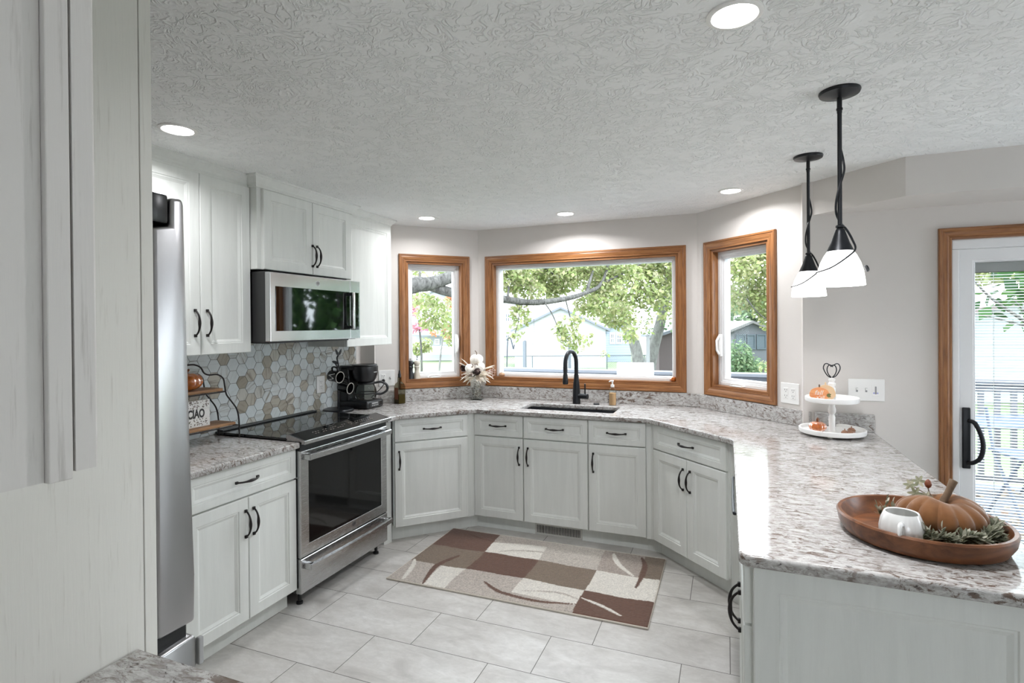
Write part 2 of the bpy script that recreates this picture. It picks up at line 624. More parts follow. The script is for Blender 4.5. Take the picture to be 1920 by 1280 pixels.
WZ0, WZ1, CW = 1.018, 2.137, .066        # window casing bottom, top and width
LL = (Vector(PL1) - Vector(PL0)).length
LX0 = (Vector((-2.523, 3.839)) - Vector(PL0)).length
LX1 = (Vector((-2.089, 4.273)) - Vector(PL0)).length
RX0 = (Vector((-.152, 4.276)) - Vector(PR0)).length
RX1 = (Vector((.2925, 3.8315)) - Vector(PR0)).length
hole = lambda a, b: (a + CW, b - CW, WZ0 + CW, WZ1 - CW)
wall('wall_left', (XL, -3.5), (XL, 3.70), 0, CEIL)
wall('wall_bay_return', (-2.80, 3.690), (-2.661, 3.690), 0, CEIL, th=.07)
_, rzL = wall('wall_bay_left', PL0, PL1, 0, CEIL, [hole(LX0, LX1)], ext1=0.0)
wall('wall_sink', (-2.029, YB), (-.210, YB), 0, CEIL, [hole(.069, 1.739)], ext0=.058, ext1=.058)
_, rzR = wall('wall_bay_right', PR0, PR1, 0, CEIL, [hole(RX0, RX1)])
wall('wall_patio', (.475, YD), (XE, YD), 0, CEIL, [(1.141 - .475, 2.99 - .475, 0.0, 1.985)], ext0=.058)
wall('wall_far_right', (XE, 3.65), (XE, -3.5), 0, CEIL, [(.25, 1.45, .2, 2.15)])
wall('wall_back', (XE, YS), (XL, YS), 0, CEIL, [(1.2, 2.8, .9, 2.0)])
wall('wall_fridge', (-.50, 0.03), (-2.80, 0.03), 0, CEIL, th=.12)
sf = MB().prism([(.475, 3.649), (.838, 3.286), (4.3, 3.286), (4.3, 3.649)], 2.175, CEIL).build('ceiling_soffit', WALL); struct(sf)


def window(name, p0, rz, x0, x1, sash, handles):
    """oak cased window in a wall frame; x0..x1 are the casing's outer edges along the wall"""
    w, h = x1 - x0, WZ1 - WZ0
    root = bpy.data.objects.new(name, None); COL.objects.link(root)
    root.location = (p0[0] + math.cos(rz) * x0, p0[1] + math.sin(rz) * x0, WZ0); root.rotation_euler = (0, 0, rz)
    struct(root)
    MB().rings(w, h, [(0, 0), (0, -.016), (.004, -.021), (.014, -.021), (.017, -.017), (.024, -.018), (.038, -.016), (.050, -.012), (.054, -.014), (CW - .006, -.014), (CW - .006, .0)],
               0, 1, cap=False, back=False).build('casing', [OAKV, OAKH], root)
    MB().rings(w, h, [(CW, -.003), (CW - .006, -.003), (CW - .006, .002), (CW, .06), (CW + .012, .06), (CW + .012, -.003), (CW, -.003)], 0, 1, cap=False, back=False).build('jamb', [OAKV, OAKH], root)
    i0 = CW + .010
    MB().rings(w, h, [(i0, .05), (i0 + .004, .048), (i0 + .022, .048), (i0 + .024, .053), (i0 + .032, .053), (i0 + .034, .06), (i0 + .034, .135), (i0, .135), (i0, .05)], 0, cap=False, back=False).build('window_frame', VINYL, root)
    i1 = i0 + .030
    if sash:
        MB().rings(w, h, [(i1, .064), (i1 + .003, .062), (i1 + .018, .062), (i1 + .022, .068), (i1 + .022, .10), (i1, .10), (i1, .064)], 0, cap=False, back=False).build('sash', VINYL, root)
        i1 += .016
    else: i1 = i0 + .026
    MB().box(i1, w - i1, .080, .086, i1, h - i1).build('pane', GLASS, root)
    for k, x in handles:
        if k == 'crank':
            m = MB()
            m.box(x - .055, x + .055, .012, .05, CW + .013, CW + .021, 0, .004)
            m.tube([(x - .05, .02, CW + .024), (x - .02, .015, CW + .034), (x + .03, .014, CW + .034), (x + .055, .02, CW + .027)], [.006, .008, .008, .006], 8)
            m.build('crank_handle', PLASTIC, root)
        else:
            m = MB()
            m.box(x - .012, x + .012, .030, .05, .285, .445, 0, .005)
            m.tube([(x, .028, .30), (x, .008, .33), (x, .006, .40), (x, .028, .43)], .008, 8)
            m.build('lock_lever', PLASTIC, root)
    return root


window('window_1', PL0, rzL, LX0, LX1, True, [('crank', .30), ('lever', .51)])
window('window_2', (-2.029, YB), 0.0, .069, 1.739, False, [])
window('window_3', PR0, rzR, RX0, RX1, True, [('crank', .27), ('lever', .105)])

# patio door
PD = bpy.data.objects.new('door_1', None); COL.objects.link(PD); PD.location = (1.078, YD, 0); struct(PD)
dw = 1.985 - 1.078 + 1.07
zt = 2.05
MB().rings(dw, zt + .10, [(0, 0), (0, -.016), (.004, -.021), (.014, -.021), (.017, -.017), (.024, -.018), (.038, -.016), (.048, -.012), (.052, -.014), (.058, -.014), (.063, .0)], 0, 1, cap=False, back=False).build('casing', [OAKV, OAKH], PD, (0, 0, -.10))
m = MB()
for a, b in ((.063, .096), (dw - .096, dw - .063)): m.box(a, b, .0, .13, 0, 1.934, 0, .004)
m.box(.063, dw - .063, 0, .13, 1.935, 1.985, 0, .004).box(.096, dw - .096, .0, .13, 0.0, .03)
m.build('door_frame', VINYL, PD)


def door_panel(x0, x1, y):
    w, h = x1 - x0, 1.905
    g = MB().rings(w, h, [(0, .045), (0, .004), (.004, 0), (.060, 0), (.064, .004), (.070, .004), (.075, .012), (.075, .045), (0, .045)], 0, cap=False, back=False).build('door_sash', VINYL, PD, (x0, y, .03))
    MB().box(.070, w - .070, .014, .018, .070, h - .070).build('pane', GLASS, g)
    MB().box(.070, w - .070, .038, .042, .070, h - .070).build('pane', GLASS, g)
    b = MB()
    b.box(.074, w - .074, .018, .036, h - .128, h - .076, 1)
    z = .085
    while z < h - .13:
        b.add([(.076, .019, z), (w - .076, .019, z), (w - .076, .035, z + .0036), (.076, .035, z + .0036)], [(0, 1, 2, 3)], 0)
        b.add([(.076, .019, z - .0008), (w - .076, .019, z - .0008), (w - .076, .035, z + .0028), (.076, .035, z + .0028)], [(3, 2, 1, 0)], 0)
        z += .0155
    for x in (.16, w - .16): b.box(x - .001, x + .001, .026, .028, .08, h - .12, 0)
    b.build('blind', [VINYL, plain('blind_head', (176, 176, 176), .5)], g)
    return g


s1 = door_panel(.096, 1.00, .008)
s2 = door_panel(.96, dw - .096, .062)
m = MB()
m.box(.000, .036, -.016, 0, .714, 1.045, 0, .005)
m.tube(spline([(.028, -.016, .975), (.045, -.045, .965), (.066, -.062, .90), (.072, -.064, .84), (.062, -.058, .785), (.040, -.040, .755), (.022, -.016, .745)], 5), .011, 10)
hd = m.build('door_handle', MATTEBLACK, s1, (.010, 0, 0))
hd['label'] = 'black curved pull handle'

# ------------------------------------------------------------------ recessed ceiling lights
LIGHTS = [((.022, 1.592), 'recessed ceiling light nearest the camera, big and round at the top'),
          ((-2.141, 1.615), 'recessed ceiling light above the left wall cabinets near the fridge'),
          ((-2.150, 3.664), 'recessed ceiling light in front of the left bay window'),
          ((-1.123, 3.940), 'recessed ceiling light above the sink and faucet'),
          ((.023, 3.681), 'recessed ceiling light in front of the right bay window')]
for ((x, y), lab), watts in zip(LIGHTS, DOWNLIGHT_W):
    t = thing('ceiling_light', lab, 'ceiling light', (x, y, CEIL), 0, 'recessed ceiling lights')
    MB().lathe([(.073, 0), (.073, -.004), (.068, -.007), (.060, -.007), (.057, -.003)], 40, cap=False).build('trim_ring', WHITEPAINT, t)
    MB().lathe([(.0585, -.0035), (.0, -.0045)], 40, cap=False).build('lens', LENS, t)
    lamp('downlight', 'AREA', (0, 0, -.012), watts, .11, parent=t)

# ------------------------------------------------------------------ pendants
for i, (y, lab) in enumerate(((2.264, 'black stemmed pendant lamp nearer the camera, its lit glass shade in front'), (3.083, 'black stemmed pendant lamp further away, its lit glass shade partly hidden'))):
    t = thing('pendant_lamp', lab, 'pendant lamp', (.379, y, CEIL), 0, 'pendant lamps over the peninsula')
    MB().lathe([(0, 0), (.066, 0), (.067, -.004), (.064, -.012), (.030, -.019), (.016, -.024), (.0, -.025)], 40).build('canopy', MATTEBLACK, t)
    m = MB()
    m.lathe([(.0, -.02), (.0085, -.02), (.0085, -.06), (.0105, -.062), (.0105, -.068), (.0085, -.07), (.0085, -.078), (.0075, -.08), (.0075, -.49), (.0, -.49)], 16)
    m.build('stem', MATTEBLACK, t)
    MB().lathe([(.008, -.480), (.014, -.484), (.014, -.490), (.010, -.493), (.016, -.500), (.017, -.506), (.022, -.520), (.030, -.545), (.042, -.572), (.043, -.576), (.0, -.577)], 28).build('socket_cone', MATTEBLACK, t)
    MB().lathe([(.040, -.574), (.052, -.592), (.064, -.618), (.073, -.650), (.077, -.680), (.079, -.700), (.076, -.700), (.074, -.680), (.069, -.650), (.060, -.618), (.047, -.592), (.038, -.578)], 40, cap=False).build('glass_shade', SHADE, t)
    k = 1 if i == 0 else .9
    cd = spline([(.004, 0, -.21), (.012, .004, -.25), (.013, -.003, -.29), (-.004, -.012, -.35), (-.013, -.008, -.40), (-.010, .006, -.44), (.006, .012, -.475), (.020, -.004, -.50), (.036, -.016, -.54), (.040, -.040, -.575),
                 (.010, -.075, -.605), (-.040, -.082, -.640), (-.085, -.060, -.655)], 6)
    MB().tube(cd, [.0038] * 48 + [.0036 - .0016 * (q / max(1, len(cd) - 49)) for q in range(len(cd) - 48)], 8).build('wire_spiral', MATTEBLACK, t)
    m = MB(); m.lathe([(0, -.006), (.010, -.005), (.013, 0), (.010, .005), (0, .006)], 14, M=T(.080, -.010, -.642) @ Matrix.Rotation(R(70), 4, 'Y'))
    m.build('clip', MATTEBLACK, t)
    lamp('bulb', 'POINT', (0, 0, -.655), 3.0 if i == 0 else 1.2, .035, parent=t)

# ------------------------------------------------------------------ cabinets
def front_mesh(w, h, s):
    return MB().rings(w, h, [(0, .02), (0, .003), (.003, 0), (s, 0), (s + .003, .004), (s + .009, .004), (s + .012, .006), (s + .021, .011), (s + .024, .011)], 0)


def pull_mesh(L=.125):
    """bronze bow pull, long axis z, standing out towards -y, centred"""
    m = MB()
    a = L / 2
    for sg in (-1, 1): m.box(-.0065, .0065, -.010, 0, sg * a - .0075, sg * a + .0075, 0, .002)
    pts = []; rad = []
    for i in range(21):
        q = -1 + i / 10
        pts.append((0, -.008 - .024 * (1 - abs(q) ** 3.2) - .002 * (1 - q * q), q * a * .985))
        rad.append(.0042 + .0034 * math.exp(-(q / .38) ** 2))
    m.tube(pts, rad, 10)
    return m


PULL = pull_mesh().build('handle', IRON)
PULLME = PULL.data
bpy.data.objects.remove(PULL)


def add_pull(parent, x, z, level):
    o = bpy.data.objects.new('handle', PULLME); COL.objects.link(o)
    o.parent = parent; o.location = (x, 0, z)
    if level: o.rotation_euler = (0, PI / 2, 0)
    o['label'] = 'dark bronze bow handle'
    return o


def cabinet(label, loc, rz, w, z0, z1, depth, fronts, toe=.0, name='base_cabinet', group=None, extra=None, mat=CAB, sink_=False):
    """fronts = (kind, x0, x1, z0, z1, pull); pull = None, 'c' (level, centred) or (dx from left, z)"""
    t = thing(name, label, 'cabinet', (*loc, 0), rz, group)
    m = MB()
    if sink_:
        m.box(0, w, .02, depth, z0, .66, 0, .001).box(0, w, .02, .045, .66, z1)
    else: m.box(0, w, .02, depth, z0, z1, 0, .001)
    if toe: m.box(0, w, .02 + toe, .04 + toe, 0, z0 + .002)
    if extra: extra(m)
    m.build('body', mat, t)
    for kind, a, b, c0, c1, pull in fronts:
        s = .054 if kind == 'door' else .036
        d = front_mesh(b - a, c1 - c0, s).build(kind, mat, t, (a, 0, c0))
        if pull == 'c': add_pull(d, (b - a) / 2, (c1 - c0) / 2, True)
        elif pull: add_pull(d, pull[0], pull[1], False)
    return t


G = .003
ZD0, ZD1, ZW0, ZW1 = .108, .708, .716, .876     # base doors and drawers
HZ = .475                                       # pull centre above the door's lower edge
# left of the range (faces +x): local x runs along +y
YL0 = 1.66
w = 2.319 - YL0
cabinet('white base cabinet between fridge and range, with drawer and two doors', (-2.187, YL0), PI / 2, w, .115, .882, .60,
        [('drawer', .002, w - .002, ZW0, ZW1, 'c'), ('door', .002, w / 2 + .010 - G / 2, ZD0, ZD1, (w / 2 - .012, HZ)), ('door', w / 2 + .010 + G / 2, w - .002, ZD0, ZD1, (.026, HZ))],
        toe=.055, group='base cabinets')
# left bay (45 degrees)
LA, LB = Vector((-2.205, 3.270)), Vector((-1.800, 3.675))
rzc = R(45)
wL = (LB - LA).length
FLp = LA + Vector((.707, -.707)) * .0
cabinet('white base cabinet on the slant right of the range, one wide door', FLp, rzc, wL, .115, .882, .58,
        [('drawer', .010, wL - .018, ZW0, ZW1, 'c'), ('door', .010, wL - .018, ZD0, ZD1, (.030, HZ))], toe=.055, group='base cabinets',
        extra=lambda m: (m.box(-.065, .001, .030, .06, .0, .882, M=Matrix.Rotation(R(25), 4, 'Z')), m.box(-.11, .0, .075, .095, 0, .12, M=Matrix.Rotation(R(20), 4, 'Z'))))
YC = 3.712
for a, b, lab, px, sl, sr in ((-1.786, -1.390, 'white base cabinet left of the sink, narrow door with handle on its right', 'r', 1, 0), (-1.390, -.908, 'white sink base cabinet, the widest door with the floor vent below', 'l', 0, 0),
                      (-.908, -.510, 'white base cabinet right of the sink, narrow door with handle on its left', 'l', 0, 1)):
    w = b - a
    cabinet(lab, (a, YC), 0, w, .115, .882, .59, [('drawer', .004, w - .004, ZW0, ZW1, 'c'), ('door', .004, w - .004, ZD0, ZD1, (w - .034 if px == 'r' else .034, HZ))], toe=.055, group='base cabinets',
            extra=(lambda m, w=w, sl=sl, sr=sr: (sl and m.box(-.030, 0, .012, .05, 0.1, .882), sr and m.box(w, w + .030, .012, .05, 0.1, .882))), sink_=True)
RA, RB = Vector((-.470, 3.706)), Vector((-.005, 3.241))
wR = (RB - RA).length
cabinet('white base cabinet on the slant towards the peninsula, drawer over two doors', RA, -R(45), wR, .115, .882, .58,
        [('drawer', .008, wR - .012, ZW0, ZW1, 'c'), ('door', .008, wR / 2 - G / 2, ZD0, ZD1, (wR / 2 - .036, HZ)), ('door', wR / 2 + G / 2, wR - .012, ZD0, ZD1, (.032, HZ))], toe=.055, group='base cabinets',
        extra=lambda m: m.box(wR, wR + .055, .028, .06, .0, .882))
# peninsula (faces -x): local x runs along -y
w = .615
cabinet('white peninsula cabinet nearest the camera, seen edge on with paired handles', (.0375, 2.240), -PI / 2, w, .115, .882, .72,
        [('drawer', .002, w, ZW0, ZW1, None), ('door', .002, w / 2 - .055 - G / 2, ZD0, ZD1, (w / 2 - .085, HZ)), ('door', w / 2 - .055 + G / 2, w, ZD0, ZD1, (.030, HZ))], toe=.055, name='peninsula_cabinet', group='base cabinets')
ep = thing('end_panel', 'framed white end panel closing the near end of the peninsula', 'panel', (.062, 1.603, 0))
front_mesh(.628, .80, .062).build('panel', CAB, ep, (0, 0, .082))
MB().box(0, .628, .02, .022, .0, .88).box(.0, .628, .006, .02, 0, .08).build('backing', CAB, ep)
# dishwasher
dwr = thing('dishwasher', 'dishwasher in the peninsula seen edge on, silver handle loop', 'dishwasher', (.045, 2.850, 0), -PI / 2)
MB().box(0, .60, .0, .60, .11, .875, 0, .004).box(0, .60, .06, .08, 0, .11).build('body', STEEL, dwr)
MB().tube(spline([(.03, 0, .80), (.04, -.016, .80), (.08, -.024, .80), (.52, -.026, .80), (.565, -.018, .80), (.58, 0, .80)], 5), .006, 8).build('handle', MATTEBLACK, dwr)
MB().box(0, .36, .018, .04, 0, .882).build('filler_panel', CAB, thing('filler_strip', 'plain white filler between dishwasher and slanted cabinet', 'panel', (.045, 3.215, 0), -PI / 2))


for lab, a, b in (('narrow white corner filler between the slanted left cabinet and the sink run', [(-1.832, 3.671), (-1.776, 3.737), (-1.776, 3.79), (-1.88, 3.72)], [(-1.92, 3.662), (-1.853, 3.729), (-1.79, 3.789), (-1.74, 3.789), (-1.74, 3.83), (-1.92, 3.80)]),
                  ('narrow white corner filler between the sink run and the slanted right cabinet', [(-.522, 3.737), (-.448, 3.713), (-.40, 3.75), (-.522, 3.79)], [(-.56, 3.789), (-.51, 3.789), (-.417, 3.760), (-.36, 3.703), (-.33, 3.80), (-.56, 3.83)])):
    t = thing('filler_strip', lab, 'panel', (0, 0, 0), 0, 'corner fillers')
    MB().prism(a, .100, .882).build('filler_panel', CAB, t)
    MB().prism(b, 0, .114).build('toe_kick', CAB, t)


# upper cabinets on the left wall (face +x)
def crown(m, x0, x1, yf, yb, z0, z1, l=1, r=1):
    """moulding wrapped round a cabinet top; yf is the cabinet front, towards -y"""
    st = [(0, z0), (.010, z0), (.010, z0 + .010), (.016, z0 + .016), (.020, z0 + .024), (.040, z1 - .014), (.046, z1 - .010), (.046, z1), (0, z1)]
    vs = []
    for o, z in st: vs += [(x0 - o * l, yf - o, z), (x1 + o * r, yf - o, z), (x1 + o * r, yb, z), (x0 - o * l, yb, z)]
    fs = []
    for a in range(len(st) - 1):
        for j in range(4):
            fs.append((a * 4 + j, a * 4 + (j + 1) % 4, (a + 1) * 4 + (j + 1) % 4, (a + 1) * 4 + j))
    m.add(vs, fs)


def upper(label, x, y0, y1, z0, z1, fronts, l=1, r=1):
    w = y1 - y0
    t = cabinet(label, (x, y0), PI / 2, w, z0, z1 + .012, -XL + x, fronts, name='wall_cabinet', group='wall cabinets')
    m = MB(); crown(m, 0, w, .02, -XL + x, z1 + .002, CEIL, l, r)
    m.build('crown_moulding', CAB, t)
    return t


y0, y1, ym = 1.645, 2.270, 1.961
upper('tall white wall cabinet above the CIAO sign, with two doors', -2.45, y0, y1, 1.402, 2.312,
      [('door', .002, ym - y0 - G / 2, 1.402, 2.312, (ym - y0 - .036, .16)), ('door', ym - y0 + G / 2, y1 - y0 - .001, 1.402, 2.312, (.032, .16))], 0, 0)
y0, y1, ym = 2.272, 3.082, 2.685
upper('short white wall cabinet directly above the microwave', -2.385, y0, y1, 1.861, 2.308,
      [('door', .030, ym - y0 - G / 2, 1.861, 2.306, (ym - y0 - .036, .115)), ('door', ym - y0 + G / 2, y1 - y0 - .030, 1.861, 2.306, (.032, .115))], 1, 1)
y0, y1 = 3.084, 3.628
upper('white wall cabinet right of the microwave, beside the bay window', -2.45, y0, y1, 1.398, 2.312,
      [('door', .002, y1 - y0 - .002, 1.398, 2.312, None)], 0, 1)

# near cabinets left of the camera (face +y): local x runs along -x
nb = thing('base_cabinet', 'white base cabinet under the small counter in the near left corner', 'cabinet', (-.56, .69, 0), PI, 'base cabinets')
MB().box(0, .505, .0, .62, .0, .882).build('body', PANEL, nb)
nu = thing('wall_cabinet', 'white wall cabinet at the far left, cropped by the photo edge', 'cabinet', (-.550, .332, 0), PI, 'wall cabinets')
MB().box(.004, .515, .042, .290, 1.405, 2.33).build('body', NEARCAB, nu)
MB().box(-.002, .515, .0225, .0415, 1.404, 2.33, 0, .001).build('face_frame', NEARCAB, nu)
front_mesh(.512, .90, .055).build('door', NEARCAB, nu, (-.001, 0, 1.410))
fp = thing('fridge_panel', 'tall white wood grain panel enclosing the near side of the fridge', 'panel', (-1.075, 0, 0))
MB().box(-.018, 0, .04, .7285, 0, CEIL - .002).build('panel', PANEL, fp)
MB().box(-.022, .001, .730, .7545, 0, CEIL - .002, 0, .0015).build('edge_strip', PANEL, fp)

# ------------------------------------------------------------------ counters
YE = 3.685
CN = [(-2.798, 3.140), (-2.157, 3.140), (-2.157, 3.245), (-2.140, 3.275), (-1.790, 3.655), (-1.755, YE), (-.520, YE), (-.480, 3.668), (.008, 3.190), (.025, 3.150), (.025, 1.622)]
for k in range(1, 7): CN.append((.025 + .030 * (1 - math.cos(k * PI / 12)), 1.622 - .030 * math.sin(k * PI / 12)))
CN += [(.30, 1.588), (.50, 1.582), (.744, 1.578), (.766, 1.588), (.776, 1.610), (.776, YD - .002), (.474, YD - .002), (-.211, YB - .002), (-2.028, YB - .002), (-2.659, 3.699), (-2.659, 3.688), (-2.798, 3.688)]
SX0, SX1, SY0, SY1 = -1.470, -.757, 3.826, 4.130


def rr(x0, x1, y0, y1, r, n=5):
    out = []
    for cx, cy, a in ((x1 - r, y1 - r, 0), (x0 + r, y1 - r, 90), (x0 + r, y0 + r, 180), (x1 - r, y0 + r, 270)):
        for k in range(n + 1): out.append((cx + r * math.cos(R(a + 90 * k / n)), cy + r * math.sin(R(a + 90 * k / n))))
    return out


ct = slab('countertop', CN, [rr(SX0, SX1, SY0, SY1, .012)[::-1]], .882, .914, .007, GRANITE)
tag(ct, 'speckled granite countertop running round the sink bay to the peninsula', 'countertop')
cl = slab('countertop', [(-2.798, 1.665), (-2.157, 1.665), (-2.157, 2.312), (-2.798, 2.312)], [], .882, .914, .007, GRANITE)
tag(cl, 'short granite countertop between fridge and range under the shelf stand', 'countertop')
cnr = slab('countertop', [(-1.073, .06), (-.55, .06), (-.55, .715), (-1.073, .715)], [], .882, .914, .004, GRANITE)
tag(cnr, 'corner of granite countertop at the bottom left photo edge', 'countertop')
# granite upstand along the bay walls
th = .020
U = [(-2.798, 3.692 - .004), (-2.659, 3.688), PL0, PL1, (-.210, YB), PR1, (.776, YD)]
bs = thing('granite_upstand', 'low granite upstand along the bay walls behind the counter', 'upstand')
ins = lambda p0, p1, z0=.9142, z1=1.016: None


def upstand(p0, p1, e0, e1):
    a, b = Vector(p0), Vector(p1); L = (b - a).length
    MB().box(-e0, L + e1, -th, -.0005, .9142, 1.014, 0, .003).build('granite_strip', GRANITE, bs, (a.x, a.y, 0), (0, 0, math.atan2(b.y - a.y, b.x - a.x)))


upstand(PL0, PL1, 0, -.009); upstand((-2.029, YB), (-.210, YB), -.001, -.001); upstand(PR0, PR1, -.009, -.009); upstand((.475, YD), (.776, YD), -.001, 0)

# sink
sk = thing('sink', 'black undermount double bowl sink below the window', 'sink', (0, 0, 0))
m = MB()
zb = .70
a, b, c0, c1 = SX0 - .008, SX1 + .008, SY0 - .008, SY1 + .008
xm = (a + b) / 2 + .02
m.box(a - .012, a, c0 - .012, c1 + .012, zb, .881).box(b, b + .012, c0 - .012, c1 + .012, zb, .881).box(a, b, c0 - .012, c0, zb, .881).box(a, b, c1, c1 + .012, zb, .881)
m.box(a - .012, b + .012, c0 - .012, c1 + .012, zb - .012, zb).box(xm - .014, xm + .014, c0, c1, zb, .865, 0, .006)
m.build('basin', SINKM, sk)
for x in ((a + xm) / 2, (b + xm) / 2): MB().lathe([(.0, zb + .004), (.03, zb + .004), (.042, zb + .001)], 24, M=T(x, (c0 + c1) / 2, 0), cap=False).build('drain', STEEL, sk)
# hexagon tile backsplash on the left wall, between counter and wall cabinets
bx = thing('tile_backsplash', 'marble hexagon tile backsplash between range and wall cabinets', 'backsplash', (XL, 1.60, 0), PI / 2)
bw, bz0, bz1 = 3.628 - 1.60, .9145, 1.47
MB().box(0, bw, -.004, -.0005, bz0, bz1).build('grout', GROUT, bx)


def clip(poly, x0, x1, z0, z1):
    for ax, lim, sgn in ((0, x0, 1), (0, x1, -1), (1, z0, 1), (1, z1, -1)):
        out = []
        for i in range(len(poly)):
            p, q = poly[i - 1], poly[i]
            ip, iq = sgn * (p[ax] - lim) >= 0, sgn * (q[ax] - lim) >= 0
            if ip != iq:
                t = (lim - p[ax]) / (q[ax] - p[ax])
                out.append((p[0] + t * (q[0] - p[0]), p[1] + t * (q[1] - p[1])))
            if iq: out.append(q)
        poly = out
        if not poly: return []
    return poly


hexm = MB(); vals = []
HR = .0440; gap = .0016
fl = HR * math.sqrt(3)
i = 0; x = -.01
while x < bw + HR:
    z = bz0 - .02 + (fl / 2 if i % 2 else 0)
    while z < bz1 + HR:
        po = [(x + (HR - gap) * math.cos(R(60 * k)), z + (HR - gap) * math.sin(R(60 * k))) for k in range(6)]
        po = clip(po, 0, bw, bz0 + .001, bz1)
        tv = (rnd.random(), rnd.choice((0, .18, .33, .5, .5, .66, .82)) + rnd.uniform(-.04, .04), rnd.random(), 1)
        if len(po) >= 3:
            n = len(po); b0 = len(hexm.f)
            hexm.add([(px, -.008, pz) for px, pz in po] + [(px, -.003, pz) for px, pz in po], [list(range(n))] + [(k, n + k, n + (k + 1) % n, (k + 1) % n) for k in range(n)])
            vals += [tv] * (len(hexm.f) - b0)
        z += fl
    x += 1.5 * HR; i += 1
ho = hexm.build('hexagon_tiles', HEX, bx)
at_ = ho.data.attributes.new('tile', 'FLOAT_COLOR', 'CORNER')
for p in ho.data.polygons:
    for li in p.loop_indices: at_.data[li].color = vals[p.index]

# ------------------------------------------------------------------ appliances
def badge(parent, M, r):
    """round maker's badge: ring, disc and monogram"""
    m = MB()
    m.lathe([(r, 0), (r, .0012), (r * .86, .0016), (r * .84, .0008), (0, .0008)], 28, M=M, cap=False)
    b = m.build('badge', m_steel('badge_steel', (150, 150, 152), (1, 1, 1), .3), parent)
    text_mesh('monogram', 'GE', r * 1.05, DARKGREY, b, M @ T(0, 0, .0012), .0003, .25)


OUTN = Matrix.Rotation(PI / 2, 4, 'X')       # local +z -> -y (towards the room)
# range, faces +x: local x runs along +y
rg = thing('kitchen_range', 'stainless steel electric range with black glass cooktop and oven door', 'range', (-2.164, 2.323, 0), PI / 2)
w = .808
m = MB()
m.box(.004, w - .004, .035, .60, .075, .90)
m.build('body', DARKGREY, rg)
for x in (.05, w - .05):
    for y in (.06, .55): MB().lathe([(.018, 0), (.018, .012), (.010, .016), (.010, .08)], 14, M=T(x, y, 0)).build('foot', BLACK, rg)
m = MB()
m.box(-.004, w + .004, .085, .634, .9145, .930, 0, .003)
m.build('glass_cooktop', BLACKGLASS, rg)
RINGM = plain('burner_print', (96, 96, 98), .4)
for cx, cy, rad in ((.20, .22, .105), (.20, .48, .075), (.60, .22, .085), (.60, .48, .095)):
    for q in (rad, rad * .62): MB().lathe([(q, .9302), (q + .0018, .9302)], 48, M=T(cx, cy, 0), cap=False).build('burner_ring', RINGM, rg)
m = MB()
m.box(.01, w - .01, .585, .634, .930, .940, 0, .003).box(.03, w - .03, .600, .606, .9395, .942, 0, .001)
m.build('rear_vent_trim', BLACK, rg)
# sloped control panel
m = MB()
sec = [(.094, .928), (.094, .945), (.084, .947), (-.030, .921), (-.034, .914), (-.032, .902), (.02, .900), (.094, .905)]
for a, b, mt in ((0.004, w - .004, 0), (-.004, .006, 1), (w - .006, w + .004, 1)):
    e = 0 if mt == 0 else .0012
    vs = [(x, y, z + (e if z > .92 else 0)) for x in (a, b) for y, z in sec]
    k = len(sec)
    m.add(vs, [list(range(k)), list(range(k, 2 * k))[::-1]] + [(i, (i + 1) % k, k + (i + 1) % k, k + i) for i in range(k)], mt)
m.box(-.004, w + .004, -.037, -.0285, .900, .922, 1, .003)
m.build('control_panel', [BLACKGLASS, STEEL], rg)
m = MB()
rr_ = random.Random(3)
sl = math.atan2(.026, .114)
for k in range(26):
    x = .14 + .021 * k
    for y in (.012, .034):
        if rr_.random() < .72: m.box(x - rr_.uniform(.003, .007), x + rr_.uniform(.003, .007), y, y + .0035, .9305 + (y + .004) * .228 - .0004, .9312 + (y + .004) * .228)
m.build('icon_print', plain('icon_print', (170, 160, 150), .5), rg)
m = MB(); m.box(.002, w - .002, .004, .03, .858, .900); m.build('vent_gap', BLACK, rg)
dr = MB()
dr.rings(w, .585, [(0, .036), (0, .004), (.004, 0), (.062, 0), (.064, .003)], 0, cap=False)
m = dr
od = m.build('oven_door', STEEL, rg, (0, 0, .276))
MB().box(.0635, w - .0635, .0025, .006, .0635, .5215).build('oven_window', OVENGLASS, od)
m = MB(); m.box(.004, w - .004, -.001, .02, .548, .583, 0, .003)
for k in range(5): m.box(.13 + k * .115, .22 + k * .115, -.0018, .0, .561, .567, 1)
m.build('vent_rail', [STEEL, BLACK], od)


def bar_handle(x0, x1, z, parent, h=.030):
    m = MB()
    for s in (x0 + .012, x1 - .012): m.box(s - .016, s + .016, -.052, 0.0, z - h / 2, z + h / 2, 0, .004)
    n = 14
    vs = []
    for i in range(n + 1):
        x = x0 + (x1 - x0) * i / n
        b = -.046 - .014 * (1 - (2 * i / n - 1) ** 2)
        vs += [(x, b, z - h / 2), (x, b - .010, z - h / 2 + .004), (x, b - .010, z + h / 2 - .004), (x, b, z + h / 2), (x, b + .010, z + h / 2), (x, b + .010, z - h / 2)]
    fs = [list(range(6)), list(range(6 * n, 6 * n + 6))[::-1]]
    for i in range(n):
        for j in range(6): fs.append((i * 6 + j, i * 6 + (j + 1) % 6, i * 6 + 6 + (j + 1) % 6, i * 6 + 6 + j))
    m.add(vs, fs)
    return m.build('handle', STEEL, parent)


bar_handle(.022, w - .022, .553, od, .034)
badge(od, T(w * .56, -.0005, .040) @ OUTN, .016)
ow = MB(); ow.rings(w, .190, [(0, .036), (0, .003), (.003, 0)], 0)
wd = ow.build('drawer', STEEL, rg, (0, 0, .080))
bar_handle(.022, w - .022, .150, wd, .034)
MB().box(.0, w, .012, .05, .270, .277).build('door_gap', BLACK, rg)

